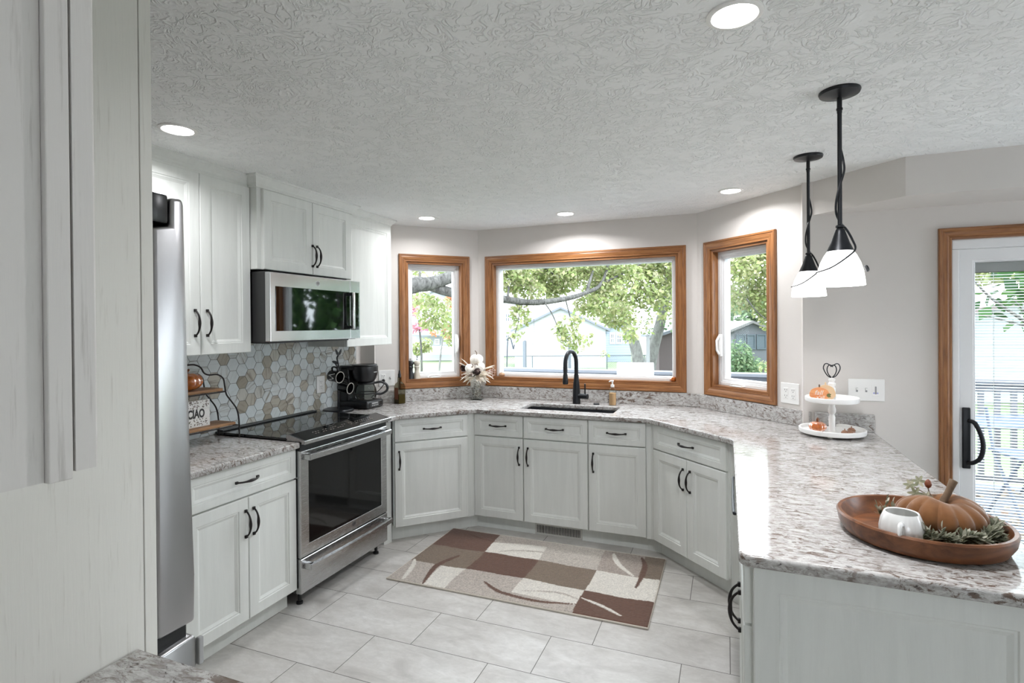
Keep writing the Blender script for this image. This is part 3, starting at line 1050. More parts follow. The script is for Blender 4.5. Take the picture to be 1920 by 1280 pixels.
# microwave
mw = thing('microwave', 'stainless over the range microwave with dark glass door', 'microwave', (-2.330, 2.288, 1.455), PI / 2)
w, h = .785, .395
m = MB(); m.box(.002, w - .002, .040, .465, .0, h - .001).box(.05, w - .05, .06, .42, -.008, .0)
m.build('case', DARKGREY, mw)
m = MB(); m.box(.0, .680, .0, .038, .004, h - .006, 0, .003).box(.682, w, .0, .038, .004, h - .006, 0, .003)
m.build('front', m_steel('microwave_steel', (206, 206, 206), (60, 1, 1), .2), mw)
MB().box(.038, .676, -.0025, .001, .062, .312, 0, .001).build('door_glass', BLACKGLASS, mw)
MB().box(.684, .768, -.0025, .001, .062, .312, 0, .001).build('control_panel', BLACKGLASS, mw)
m = MB(); m.box(.656, .678, -.046, -.030, .066, .310, 0, .006, seg=3).box(.658, .676, -.032, .0, .070, .090, 1).box(.658, .676, -.032, .0, .286, .306, 1)
m.build('handle', [m_steel('handle_steel', (214, 214, 214), (1, 1, 60), .18), BLACK], mw)
badge(mw, T(.375, -.0005, h - .046) @ OUTN, .015)

# fridge, faces +y: seen from its right side
fr = thing('refrigerator', 'stainless fridge seen from the side behind the tall panel', 'refrigerator', (0, 0, 0))
MB().box(-2.0, -1.10, .06, .752, .04, 1.775, 0, .004).build('body', plain('fridge_side', (90, 90, 92), .45), fr)


def side_slab(prof, x0, x1, mat, name, bev=.008):
    bm = bmesh.new()
    a = [bm.verts.new((x0, y, z)) for y, z in prof]; b = [bm.verts.new((x1, y, z)) for y, z in prof]
    k = len(prof)
    bm.faces.new(a); bm.faces.new(b[::-1])
    for i in range(k): bm.faces.new((a[i], b[i], b[(i + 1) % k], a[(i + 1) % k]))
    bmesh.ops.recalc_face_normals(bm, faces=bm.faces[:])
    bmesh.ops.bevel(bm, geom=bm.edges[:], offset=bev, segments=3, affect='EDGES', profile=.5, clamp_overlap=True)
    m = MB(); m.bm(bm, 0, True)
    return m.build(name, mat, fr, sharp=50)


side_slab([(.762, .900), (.846, .900), (.848, 1.0), (.841, 1.25), (.835, 1.55), (.831, 1.800), (.827, 1.815), (.800, 1.812), (.800, 1.752), (.762, 1.745)], -1.99, -1.083, STEELV, 'door')
d2 = side_slab([(.762, .070), (.848, .070), (.850, .860), (.842, .872), (.762, .866)], -1.99, -1.083, STEELV, 'freezer_drawer')
MB().box(-1.985, -1.095, .756, .832, .868, .900).build('gasket', BLACK, fr)
m = MB(); m.box(-1.16, -1.086, .757, .797, 1.756, 1.818, 0, .006).lathe([(.012, 0), (.012, .014), (.0, .016)], 14, M=T(-1.11, .778, 1.800))
m.build('hinge_cover', BLACK, fr)
MB().box(-1.090, -1.078, .85, .862, .80, .86, 0, .003).build('hinge', GREYPL, fr)

# ------------------------------------------------------------------ taps, soap, plates
ft = thing('faucet', 'black gooseneck pull-down faucet behind the sink', 'faucet', (-1.118, 4.205, .914))
m = MB()
m.lathe([(.0, 0), (.031, 0), (.031, .006), (.029, .07), (.029, .090), (.026, .15), (.020, .20), (.0175, .24)], 24, cap=False)
m.build('body', MATTEBLACK, ft)
arc = [(0, 0, .235)] + [(-.012 - .062 * (1 - math.cos(a)) * .62, -.066 * (1 - math.cos(a)) * .55, .318 + .085 * math.sin(a)) for a in [PI * k / 12 for k in range(13)]]
arc = [(0, 0, .235), (0, 0, .28)] + [(-.026 * (1 - math.cos(a)), -.066 * (1 - math.cos(a)), .325 + .092 * math.sin(a)) for a in [PI * k / 12 for k in range(13)]] + [(-.052, -.133, .29)]
MB().tube(arc, .0165, 14).build('spout', MATTEBLACK, ft)
MB().lathe([(.0, .165), (.019, .165), (.022, .172), (.021, .20), (.016, .25), (.0175, .30), (.0, .30)], 18, M=T(-.052, -.133, 0)).build('spray_head', MATTEBLACK, ft)
m = MB()
m.tube([(.0, 0, .062), (.050, -.012, .062), (.096, -.022, .062)], .021, 14)
m.lathe([(.0, 0), (.0055, 0), (.0062, .085), (.0, .09)], 10, M=T(.074, -.018, .075))
m.build('lever', MATTEBLACK, ft)
hc = MB().lathe([(.0, .010), (.020, .009), (.024, .005), (.025, 0)], 24, cap=False).build('hole_cover', MATTEBLACK, None, (-.958, 4.205, .9142))
tag(hc, 'black hole cover button on the counter right of the faucet', 'hole cover')
sp = thing('soap_dispenser', 'clear soap bottle with orange liquid and white pump by the sink', 'soap dispenser', (-.832, 4.212, .914))
MB().lathe([(.0, .0), (.026, 0), (.028, .006), (.028, .108), (.020, .128), (.012, .138), (.012, .142)], 24, cap=False).build('bottle', CLEAR, sp)
MB().lathe([(.0, .003), (.0255, .003), (.0262, .010), (.0262, .095), (.0, .097)], 24).build('liquid', plain('orange_soap', (222, 176, 130), .25, 0, .5, .05), sp)
m = MB(); m.lathe([(.0, .14), (.014, .14), (.014, .158), (.006, .160), (.006, .182), (.010, .184), (.010, .192), (.0, .194)], 18)
m.tube([(0, 0, .188), (-.012, -.018, .189), (-.020, -.032, .184)], .0045, 8)
m.build('pump', PLASTIC, sp)


def wall_plate(label, p0, rz, cx, cz, w, h, kind, y=0.0, cat='outlet', group=None):
    t = thing('wall_outlet' if cat == 'outlet' else 'light_switch', label, cat, (p0[0] + math.cos(rz) * cx + math.sin(rz) * -y, p0[1] + math.sin(rz) * cx + math.cos(rz) * y, cz), rz, group)
    MB().box(-w / 2, w / 2, -.007, -.0006, -h / 2, h / 2, 0, .003).build('plate', PLASTIC, t)
    for x, k in kind:
        if k == 'duplex':
            m = MB(); m.box(x - .017, x + .017, -.0085, -.006, -.034, .034, 0, .002)
            for z in (-.018, .018):
                for dx in (-.007, .007): m.box(x + dx - .0013, x + dx + .0013, -.0088, -.008, z - .001, z + .008, 1)
                m.box(x - .0025, x + .0025, -.0088, -.008, z - .010, z - .006, 1)
            m.build('receptacle', [PLASTIC, DARKGREY], t)
        elif k == 'toggle':
            m = MB(); m.box(x - .005, x + .005, -.008, -.006, -.012, .012, 1).box(x - .0035, x + .0035, -.018, -.006, .0, .010, 0, .0015)
            m.build('toggle', [PLASTIC, GREYPL], t)
        elif k == 'rocker':
            m = MB(); m.box(x - .016, x + .016, -.0085, -.006, -.033, .033, 0, .002).box(x - .004, x + .004, -.010, -.008, -.022, .022, 1)
            m.box(x - .013, x + .013, -.0088, -.008, -.020, -.012, 2)
            m.build('dimmer', [PLASTIC, GREYPL, plain('violet_label', (170, 170, 215), .5)], t)
    return t


rw = Vector((.360, 3.764)); wall_plate('double white outlet plate on the slanted wall below the right bay window', PR0, rzR, (rw - Vector(PR0)).length, 1.105, .130, .128, [(-.026, 'duplex'), (.026, 'duplex')], group='outlet plates')
wall_plate('wide white switch plate behind the two tier tray', (0, YD), 0, .737, 1.153, .180, .126, [(-.046, 'toggle'), (0, 'toggle'), (.046, 'rocker')], cat='light switch')
lw = Vector((-2.5975, 3.7645))
ol = wall_plate('double white outlet plate on the left bay wall with a black plug in it', PL0, rzL, (lw - Vector(PL0)).length, 1.115, .130, .132, [(-.028, 'duplex'), (.028, 'toggle')], group='outlet plates')
wall_plate('white outlet plate on the hexagon tiles behind the mug tree', (XL, 0), PI / 2, 3.205, 1.115, .085, .125, [(0, 'duplex')], y=-.0085, group='outlet plates')
# floor register in the toe kick
vt = thing('floor_vent', 'grey metal toe kick vent below the sink cabinets', 'vent', (-1.325, 3.787, .0))
m = MB(); m.rings(.355, .088, [(0, .0), (.001, -.006), (.014, -.008), (.016, -.004)], 0, cap=False)
m.box(.014, .341, -.003, -.001, .012, .076, 1)
for k in range(27): m.box(.022 + k * .0118, .0268 + k * .0118, -.0075, -.002, .014, .074, 0)
m.build('grille', [plain('vent_grey', (196, 194, 188), .5), RUBBER], vt)

# ------------------------------------------------------------------ rug
def rug():
    W_, H_ = 1.555, .862
    nx, ny = 330, 184
    cols = dict(brown=srgb(104, 74, 60), taupe=srgb(128, 112, 96), beige=srgb(186, 176, 166), white=srgb(226, 221, 211), grey=srgb(190, 182, 172), mott=srgb(168, 156, 146))
    strokes = [([(.023, .276), (.060, .20), (.085, .10), (.103, .014)], .016, 'white'), ([(.268, .43), (.215, .30), (.208, .20), (.245, .012)], .019, 'brown'), ([(.148, .811), (.284, .756), (.416, .73)], .007, 'brown'),
               ([(.50, .590), (.60, .640), (.76, .675), (.944, .669), (1.109, .631)], .011, 'grey'), ([(1.224, .815), (1.25, .74), (1.299, .648), (1.395, .541)], .017, 'white'), ([(1.407, .818), (1.440, .72), (1.448, .60), (1.434, .399)], .017, 'brown'),
               ([(.580, .155), (.66, .10), (.748, .066), (.952, .05), (1.151, .091)], .014, 'brown'), ([(.829, .133), (1.024, .182), (1.157, .15)], .009, 'beige'), ([(1.17, .170), (1.294, .124), (1.405, .062)], .012, 'white')]
    S = []
    for pts, wd, cn in strokes:
        q = spline([(x, y, 0) for x, y in pts], 12)
        S.append(([(p.x, p.y) for p in q], wd, cn, min(p.x for p in q) - .03, max(p.x for p in q) + .03))
    r_ = random.Random(5)
    ph = [r_.uniform(0, 6) for _ in range(8)]

    def pick(x, y):
        for q, wd, cn, a, b in S:
            if not a < x < b: continue
            n = len(q)
            for k, (px, py) in enumerate(q):
                e = wd * (.35 + .65 * math.sin(PI * (k + .5) / n) ** .6)
                if (px - x) ** 2 + (py - y) ** 2 < e * e: return cn, True
        wx = .008 * math.sin(9 * y + ph[0]); wy = .010 * math.sin(5 * x + ph[1]) + .004 * math.sin(17 * x)
        c = 0 if x < .398 + wx else 1 if x < .781 + wx else 2 if x < 1.165 + wx else 3
        if y > .545 + wy:
            if c == 0: return 'brown', False
            if c == 1: return ('beige' if y > .715 + .055 * math.sin((x - .40) * 4.2) else 'white'), False
            if c == 2: return 'grey', False
            return ('taupe' if x > 1.425 else 'mott'), False
        if y > .270 + wy: return ('taupe', 'brown', 'taupe', 'white')[c], False
        if c == 0: return ('white' if x > .235 else 'beige'), False
        if c == 1: return 'beige', False
        if c == 2: return ('white' if y > .095 - .03 * (x - .78) else 'beige'), False
        return 'brown', False
    vs = []; fs = []; cc = []
    for j in range(ny + 1):
        for i in range(nx + 1):
            x, y = W_ * i / nx, H_ * j / ny
            cn, st = pick(x, y)
            k = 1 + r_.uniform(-.16, .16) * (1.9 if cn in ('beige', 'mott', 'grey') else 1.2)
            c = cols[cn]
            e = min(x, W_ - x, y, H_ - y)
            z = .012 + r_.uniform(-.0012, .0012) + (.0025 if st else 0) - max(0, .006 - e) * 1.2
            vs.append((x, y, z)); cc.append((c[0] * k, c[1] * k, c[2] * k, 1))
    for j in range(ny):
        for i in range(nx):
            a = j * (nx + 1) + i
            fs.append((a, a + 1, a + nx + 2, a + nx + 1))
    t = thing('rug', 'brown and beige patchwork rug on the floor before the sink cabinets', 'rug', (-1.935, 2.790, 0), 0)
    n = NT('rug_pile')
    ac = n.n('Attribute', attribute_name='pile')
    v = n.coord()
    sp_ = n.noise(v, 420, 3, .7)
    n.set(color=n.mix(1.0, ac.outputs['Color'], n.ramp(sp_, [(.3, (.62, .62, .62)), (.7, (1.16, 1.16, 1.16))]), 'MULTIPLY'), rough=.95, spec=.05, sheen=.25)
    n.bump(sp_, .8, .004)
    m = MB().add(vs, fs, 0, True)
    o = m.build('pile', n.m, t, sharp=180)
    ca = o.data.attributes.new('pile', 'FLOAT_COLOR', 'POINT')
    for k, c in enumerate(cc): ca.data[k].color = c
    b = MB()
    b.tube([(0, 0, .006), (W_, 0, .006), (W_, H_, .006), (0, H_, .006)], .0055, 8, closed=True)
    b.box(0, W_, 0, H_, .001, .006)
    b.build('binding', plain('rug_binding', (196, 188, 176), .9), t)


rug()

# ------------------------------------------------------------------ small things
def pumpkin(m, Rr, H, ribs=10, depth=.10, M=None, mat=0, seg=80, dimple=.25, rows=22, twist=0.0):
    prof = []
    for i in range(rows + 1):
        a = PI * i / rows
        rr_ = Rr * math.sin(a) ** .85
        z = H * .5 * (1 + math.cos(a))
        z -= H * dimple * max(0, 1 - (rr_ / Rr) / .45) ** 1.5 * (1 if a < PI / 2 else -.4)
        prof.append((rr_, z))
    prof[0] = (.0005, prof[0][1]); prof[-1] = (.0005, prof[-1][1])
    m.lathe(prof, seg, mat, M, True, lambda th, t: 1 - depth * (1 - abs(math.sin(ribs * th / 2 + twist))) ** 1.6 * math.sin(PI * t) ** .5)
    return m


def leaf(m, p, d, L, wd, mat=0, up=(0, 0, 1), fold=.25):
    """a pointed leaf of six corners, folded along its midrib"""
    p, d = Vector(p), Vector(d).normalized()
    s = d.cross(Vector(up))
    if s.length < 1e-3: s = d.cross(Vector((1, 0, 0)))
    s.normalize(); u = s.cross(d)
    a, b = p + d * L * .35, p + d * L * .75
    k = u * wd * fold
    m.add([p, a + s * wd * .5 + k, b + s * wd * .38 + k, p + d * L, b - s * wd * .38 + k, a - s * wd * .5 + k, a, b], [(0, 1, 6), (1, 2, 7, 6), (2, 3, 7), (0, 6, 5), (6, 7, 4, 5), (7, 3, 4)], mat)


AMBER = NT('amber_glass'); AMBER.set(color=srgb(206, 108, 24), rough=.08, trans=.4, ior=1.4, spec=.7, coat=.6); AMBER = AMBER.m
AMBERSTEM = plain('amber_stem', (120, 66, 30), .25)
# wire shelf stand with two wooden boards
BOARD = m_wood('shelf_board', (126, 88, 58), (176, 134, 94), (.15, .15, 1), .5, 60)
st = thing('shelf_stand', 'two tier black wire shelf stand with wooden boards on the left counter', 'shelf stand', (-2.655, 0, .914))
ys = 1.985
WIREP = []
for sgn in (1, -1):
    for xo in (.075, -.085):
        p = [(xo, ys + sgn * a, z) for a, z in ((.315, .0), (.313, .10), (.298, .165), (.262, .215), (.232, .255), (.222, .30), (.212, .345), (.175, .370), (.125, .372), (.095, .385), (.075, .415), (.04, .432), (.0, .434))]
        MB().tube(spline(p, 6), .0042, 8).build('wire_leg', IRON, st)
m = MB()
for z, hw in ((.074, .305), (.272, .222)):
    for xo in (.075, -.085): m.tube([(xo, ys - hw, z), (xo, ys + hw, z)], .004, 8)
    for sgn in (1, -1): m.tube([(.075, ys + sgn * hw, z), (-.085, ys + sgn * hw, z)], .004, 8)
m.build('shelf_rails', IRON, st)
MB().box(-.080, .070, ys - .296, ys + .296, .078, .094, 0, .003).build('shelf_board', BOARD, st)
MB().box(-.080, .070, ys - .215, ys + .215, .276, .292, 0, .003).build('shelf_board', BOARD, st)
# amber pumpkin on the stand
ap = thing('glass_pumpkin', 'amber glass pumpkin on the upper board of the shelf stand', 'pumpkin', (-2.655, 2.035, 1.2062), 0, 'amber glass pumpkins')
pumpkin(MB(), .078, .098, 12, .07, dimple=.10).build('body', AMBER, ap)
MB().tube(spline([(0, 0, .086), (0, .004, .10), (.0, .016, .112)], 4), [.008] * 4 + [.006] * 4 + [.005], 8).build('stem', AMBERSTEM, ap)
MB().tube(spline([(0, .03, .085), (0, .07, .083), (.0, .092, .062), (.0, .088, .048)], 5), .003, 6).build('tendril', AMBERSTEM, ap)
# CIAO block
cs = thing('sign_block', 'white CIAO sign with leaf prints on the lower board of the stand', 'sign', (-2.632, 2.072, 1.0082), PI / 2)
w, h = .165, .142
m = MB(); m.box(-w / 2, w / 2, 0, .018, 0, .0455, 0, .001).box(-w / 2, w / 2, 0, .018, .0465, .0945, 0, .001).box(-w / 2, w / 2, 0, .018, .0955, h, 0, .001)
m.build('block', WHITEPAINT, cs)
text_mesh('lettering', 'CIAO', .062, DARKGREY, cs, T(0, -.0006, .0695) @ FACE @ Matrix.Diagonal((.66, 1.0, 1, 1)), .0004, bold=.0022)
m = MB(); r_ = random.Random(11)
for z0, z1 in ((.005, .040), (.101, .138)):
    for k in range(46):
        a = r_.uniform(0, 2 * PI)
        leaf(m, (r_.uniform(-w / 2 + .01, w / 2 - .01), -.0008, r_.uniform(z0, z1)), (math.cos(a), 0, math.sin(a) * .6), r_.uniform(.008, .015), .005, r_.choice((0, 0, 1)), (0, -1, 0), .02)
m.build('leaf_stencil_print', [plain('print_brown', (110, 98, 88), .7), plain('print_grey', (150, 142, 134), .7)], cs)
pl = thing('potted_sprig', 'small green sprig at the lower left of the CIAO sign', 'plant', (-2.60, 1.985, 1.0082))
MB().lathe([(0, 0), (.014, 0), (.018, .024), (.015, .024), (.012, .005)], 16).build('pot', WHITEPAINT, pl)
m = MB()
for k in range(14):
    a = r_.uniform(0, 2 * PI); leaf(m, (0, 0, .024), (math.cos(a), math.sin(a), r_.uniform(.3, 1.2)), r_.uniform(.02, .034), .010)
SAGE = m_leaf('sage_leaf', [(70, 84, 62), (96, 108, 82), (132, 140, 116)])
m.build('leaves', SAGE, pl)
# mug tree with two mugs
mt = thing('mug_tree', 'black metal mug tree beside the coffee maker, leafy top', 'mug tree', (-2.675, 3.262, .914))
MB().lathe([(0, 0), (.106, 0), (.110, .004), (.110, .014), (.104, .020), (.0, .021)], 40).build('base', MATTEBLACK, mt)
m = MB()
m.tube(spline([(0, 0, .02), (.004, -.003, .12), (-.003, .003, .24), (.003, 0, .34), (-.006, -.002, .39), (.0, .002, .412)], 5), .0055, 8)
for dx, dy, z in ((.045, -.075, .345), (.06, .03, .25), (-.03, .06, .30)): m.tube(spline([(0, 0, z - .03), (dx * .5, dy * .5, z - .012), (dx, dy, z + .004), (dx * 1.15, dy * 1.15, z + .02)], 4), .005, 8)
m.build('stem', MATTEBLACK, mt)
for a, b in ((-.55, 1), (.6, 1), (-.9, .3)):
    m = MB(); leaf(m, (0, .002, .408 if b == 1 else .352), (.2 * a, a, b * 1.1), .062, .026, 0, (1, 0, 0), .1)
    m.build('leaf', MATTEBLACK, mt)
MUGM = plain('black_mug_glaze', (24, 24, 26), .14, 0, .6)
MUGRIM = plain('pale_mug_rim', (170, 166, 158), .3)


def mug(label, loc, Mrot, word):
    t = thing('mug', label, 'mug', loc, 0, 'mugs hanging on the mug tree')
    t.rotation_euler = Mrot
    MB().lathe([(0, -.045), (.034, -.045), (.040, -.040), (.041, .0), (.041, .045), (.0375, .0455), (.037, .0), (.036, -.038), (.0, -.040)], 32).build('body', MUGM, t)
    MB().lathe([(.0415, .0425), (.0418, .046), (.0370, .0465), (.0368, .044)], 32, cap=False).build('rim', MUGRIM, t)
    MB().tube(spline([(0, -.039, .026), (0, -.062, .026), (0, -.070, .0), (0, -.062, -.024), (0, -.039, -.026)], 5), .006, 8).build('handle', MUGM, t)
    if word:
        b = text_mesh('lettering', word, .074, WHITEPAINT, t, Matrix.Identity(4), .0003)
        for v in b.data.vertices:        # wrap the letters round the side of the mug
            a, k = v.co.x / .0418, .0415 + v.co.z
            v.co = Vector((k * math.cos(a), k * math.sin(a), v.co.y - .004))
    return t


def axis_rot(axis, roll):
    q = Vector((0, 0, 1)).rotation_difference(Vector(axis).normalized())
    return (q.to_matrix() @ Matrix.Rotation(roll, 3, 'Z')).to_euler()


mug('black mug with white W lettering, upper one on the mug tree', (-2.600, 3.140, 1.185), axis_rot((1, -.08, -.12), R(-84)), 'W')
mug('plain black mug, lower one on the mug tree', (-2.590, 3.235, 1.098), axis_rot((1, .04, -.16), R(-80)), '')
# coffee maker, faces +x
cm = thing('coffee_maker', 'black drip coffee maker with glass carafe in the left corner', 'coffee maker', (-2.645, 3.492, .914), PI / 2)
cm.scale = (1.2, 1.08, 1)
m = MB()
m.box(-.088, .088, -.125, .125, 0, .062, 0, .016, seg=3).box(-.086, .086, .035, .124, .05, .325, 0, .014, seg=3)
m.lathe([(.0, .325), (.080, .325), (.088, .318), (.088, .27), (.076, .225), (.064, .205), (.0, .205)], 36, M=T(0, -.035, 0))
m.box(-.086, .086, -.03, .12, .29, .326, 0, .012, seg=3)
m.build('body', BLACK, cm)
MB().lathe([(0, .326), (.086, .326), (.084, .333), (.0, .336)], 36, M=T(0, -.030, 0)).build('lid', BLACK, cm)
cf = MB().lathe([(.0, .066), (.058, .066), (.070, .080), (.076, .110), (.070, .150), (.055, .182), (.054, .188), (.050, .188), (.051, .182), (.066, .150), (.072, .110), (.066, .082), (.0, .070)], 36, M=T(0, -.040, 0)).build('carafe', CLEAR, cm)
m = MB(); m.lathe([(.056, .180), (.058, .190), (.050, .200), (.0, .202)], 32, M=T(0, -.040, 0), cap=False).lathe([(.0765, .108), (.0768, .116)], 36, M=T(0, -.040, 0), cap=False)
m.tube(spline([(.045, -.078, .186), (.078, -.112, .190), (.104, -.138, .165), (.106, -.140, .125), (.080, -.114, .098), (.050, -.086, .100)], 5), .009, 8)
m.build('carafe_handle', BLACK, cm)
m = MB(); m.box(-.060, .066, -.129, -.120, .012, .052, 0, .004)
for k in range(4): m.box(-.046 + k * .018, -.034 + k * .018, -.131, -.128, .02, .030, 1, .001)
m.box(.026, .058, -.131, -.128, .018, .046, 2, .002).box(-.046, .018, -.1305, -.128, .036, .046, 1, .001)
m.build('control_panel', [DARKGREY, GREYPL, BLACKGLASS], cm)
MB().box(-.016, .016, -.1245, -.1225, .272, .279, 0, .001).build('emblem', GREYPL, cm)
# plug and cord
a = Vector((*(Vector(PL0) + (Vector(PL1) - Vector(PL0)).normalized() * ((lw - Vector(PL0)).length - .028)), 1.097))
nrm = Vector((.707, -.707, 0))
pg = thing('power_cord', 'black plug and cord of the coffee maker in the left bay outlet', 'cord', (0, 0, 0))
MB().tube([a + nrm * .009, a + nrm * .022, a + nrm * .034], [.013, .012, .007], 10).build('plug', RUBBER, pg)
MB().tube(spline([a + nrm * .034, a + nrm * .045 + Vector((0, 0, -.02)), a + nrm * .04 + Vector((-.02, -.02, -.06)), Vector((-2.64, 3.65, .99)), Vector((-2.70, 3.628, .93))], 6), .0032, 8).build('cable', RUBBER, pg)
# oil bottle
ob = thing('oil_bottle', 'square glass oil bottle with brown label and black pourer', 'bottle', (-2.470, 3.760, .914), R(-20))
m = MB()
m.add(*(lambda q: (q[0], q[1]))(([(sx * r2, sy * r2, z) for r2, z in ((.030, 0), (.032, .004), (.032, .135), (.026, .158), (.012, .175), (.011, .215)) for sx, sy in ((-1, -1), (1, -1), (1, 1), (-1, 1))],
    [(a * 4 + j, a * 4 + (j + 1) % 4, a * 4 + 4 + (j + 1) % 4, a * 4 + 4 + j) for a in range(5) for j in range(4)] + [(3, 2, 1, 0)])))
m.build('bottle', m_glass('olive_glass', (.60, .58, .50), .16), ob)
MB().box(-.0295, .0295, -.0295, .0295, .003, .075).build('oil', plain('olive_oil', (96, 84, 34), .2), ob)
MB().box(-.024, .024, -.0335, -.0325, .035, .130).build('label', plain('label_brown', (120, 70, 44), .6), ob)
MB().lathe([(.0, .210), (.012, .210), (.013, .235), (.008, .245), (.006, .268), (.0, .270)], 14).build('pourer', BLACK, ob)
# pepper mills on the left window sill
for (x, y), lab, mtl in (((-2.478, 3.938), 'black pepper mill on the left window sill', plain('black_lacquer', (30, 31, 34), .28)), ((-2.440, 3.976), 'cream pepper mill beside the black one on the left window sill', plain('cream_lacquer', (205, 198, 184), .3))):
    t = thing('pepper_mill', lab, 'pepper mill', (x, y, 1.0855), 0, 'pepper mills')
    MB().lathe([(0, 0), (.028, 0), (.028, .010), (.026, .018), (.027, .03), (.024, .05), (.019, .075), (.018, .092), (.023, .104), (.024, .112), (.020, .118)], 28, cap=False).build('body', mtl, t)
    MB().lathe([(.019, .118), (.023, .126), (.0275, .140), (.0265, .152), (.019, .162), (.0, .166)], 28, cap=False).build('head', mtl, t)
    MB().lathe([(0, .164), (.004, .165), (.004, .172), (.007, .175), (.006, .181), (0, .183)], 12).build('knob', STEEL, t)
# vase with dried autumn bouquet
CREAM = m_leaf('husk_leaf', [(236, 228, 212), (244, 238, 228), (220, 206, 184), (250, 247, 240)])
vz = thing('vase', 'clear tapered glass vase on a square foot in the bay corner', 'vase', (-1.972, 4.172, .914), R(12))
m = MB(); m.box(-.046, .046, -.046, .046, 0, .013, 0, .003)
m.add([(sx * a, sy * a, z) for a, z in ((.030, .013), (.036, .07), (.046, .14), (.056, .195), (.058, .215)) for sx, sy in ((-1, -1), (1, -1), (1, 1), (-1, 1))], [(a * 4 + j, a * 4 + (j + 1) % 4, a * 4 + 4 + (j + 1) % 4, a * 4 + 4 + j) for a in range(4) for j in range(4)])
m.build('glass', CLEAR, vz)
m = MB(); r_ = random.Random(21)
for k in range(260):
    z = r_.uniform(.018, .165); a = .022 + (z - .013) * .11
    p = Vector((r_.uniform(-a, a), r_.uniform(-a, a), z)); an = r_.uniform(0, 2 * PI)
    leaf(m, p, (math.cos(an), math.sin(an), r_.uniform(-.5, .5)), .016, .007, r_.choice((0, 0, 1, 2)))
vf_ = m.build('vase_filler', [plain('shred_pale', (214, 206, 194), .8), plain('shred_brown', (128, 104, 86), .8), plain('shred_grey', (160, 152, 146), .8)], vz); vf_['kind'] = 'stuff'
bq = thing('bouquet', 'dried cream bouquet of white pumpkins, husks and pine cones in the vase', 'bouquet', (-1.972, 4.172, 1.10), R(12))
WPUMP = plain('white_pumpkin', (238, 232, 222), .6)
STEMB = plain('dry_stem', (112, 92, 76), .8)
for (x, y, z), r0, tilt in (((.0, -.01, .112), .056, 0), ((-.068, -.055, .062), .042, .9), ((.062, -.045, .072), .043, -.8)):
    M = T(x, y, z) @ Matrix.Rotation(tilt, 4, 'Y') @ Matrix.Rotation(.5 if tilt else .1, 4, 'X')
    o = pumpkin(MB(), r0, r0 * 1.55, 9, .07, None, 0, 60, .12).build('white_pumpkin', WPUMP, bq)
    o.matrix_local = M
    MB().tube(spline([(0, 0, r0 * 1.4), (.002, 0, r0 * 1.75), (-.012, 0, r0 * 2.1)], 4), .0035, 6).build('pumpkin_stem', STEMB, o)
for (x, y, z) in ((.022, -.085, .055), (-.115, -.02, .085), (-.02, -.06, .045)):
    m = MB()
    for ring in range(6):
        for k in range(9):
            a = 2 * PI * (k + ring * .5) / 9; q = math.sin(PI * (ring + .8) / 7)
            leaf(m, (.006 * math.cos(a), .006 * math.sin(a), ring * .010 - .028), (math.cos(a), math.sin(a), .5 + ring * .14), .014 + .020 * q, .013, 0, (0, 0, 1), .3)
    o = m.build('pine_cone', plain('pine_cone', (88, 70, 66), .8), bq)
    o.location = (x, y, z); o.rotation_euler = (R(60), R(20 * x * 100), 0)
m = MB()
for k in range(80):
    a = r_.uniform(0, 2 * PI); e = r_.uniform(-.9, .35)
    leaf(m, (.025 * math.cos(a), .025 * math.sin(a), r_.uniform(.0, .05)), (math.cos(a), math.sin(a), e), r_.uniform(.06, .118), r_.uniform(.026, .044), 0)
for dx, dz in ((-.9, .9), (-1, .55), (1, .35), (.8, .2), (-.7, -.5), (.9, -.5)): leaf(m, (dx * .03, -.02, .06), (dx, -.15, dz), .15, .030, 0)
m.build('husk_leaves', CREAM, bq)
m = MB()
for k in range(18):
    a = r_.uniform(0, 2 * PI); p = Vector((.03 * math.cos(a), .03 * math.sin(a), .03)); d = Vector((math.cos(a), math.sin(a) * .8, r_.uniform(-.2, .5)))
    m.tube([p, p + d * .07, p + d * .13 + Vector((0, 0, -.01))], .0016, 5)
    for q in range(5): m.lathe([(0, -.004), (.004, 0), (0, .004)], 6, M=T(*(p + d * (.07 + .014 * q) + Vector((r_.uniform(-.01, .01), r_.uniform(-.01, .01), r_.uniform(-.01, .01))))))
m.build('berry_sprays', plain('dusty_pink', (206, 186, 178), .8), bq)
# little ornaments on the sink window sill
o1 = thing('sill_pumpkin', 'small tan ornament in the left corner of the sink window sill', 'ornament', (-1.830, 4.375, 1.0945))
pumpkin(MB(), .026, .036, 8, .08).build('body', plain('tan_fur', (186, 152, 122), .8), o1); MB().lathe([(.004, .03), (.003, .042), (0, .043)], 8).build('stem', STEMB, o1)
o2 = thing('sill_pumpkin', 'small copper glass pumpkin in the right corner of the sink window sill', 'ornament', (-.392, 4.372, 1.0945))
pumpkin(MB(), .026, .040, 8, .06).build('body', AMBER, o2); MB().lathe([(.004, .034), (.003, .044), (0, .045)], 8).build('stem', AMBERSTEM, o2)

# two tier tray
tx, ty = .540, 3.480
tt = thing('tiered_tray', 'white two tier wooden tray with turned post and wire pumpkin on top', 'tray', (tx, ty, .914))


def dish(r, z):
    return MB().lathe([(0, z), (r - .010, z), (r - .002, z + .003), (r, z + .010), (r, z + .026), (r - .003, z + .029), (r - .009, z + .026), (r - .010, z + .010), (0, z + .009)], 56)


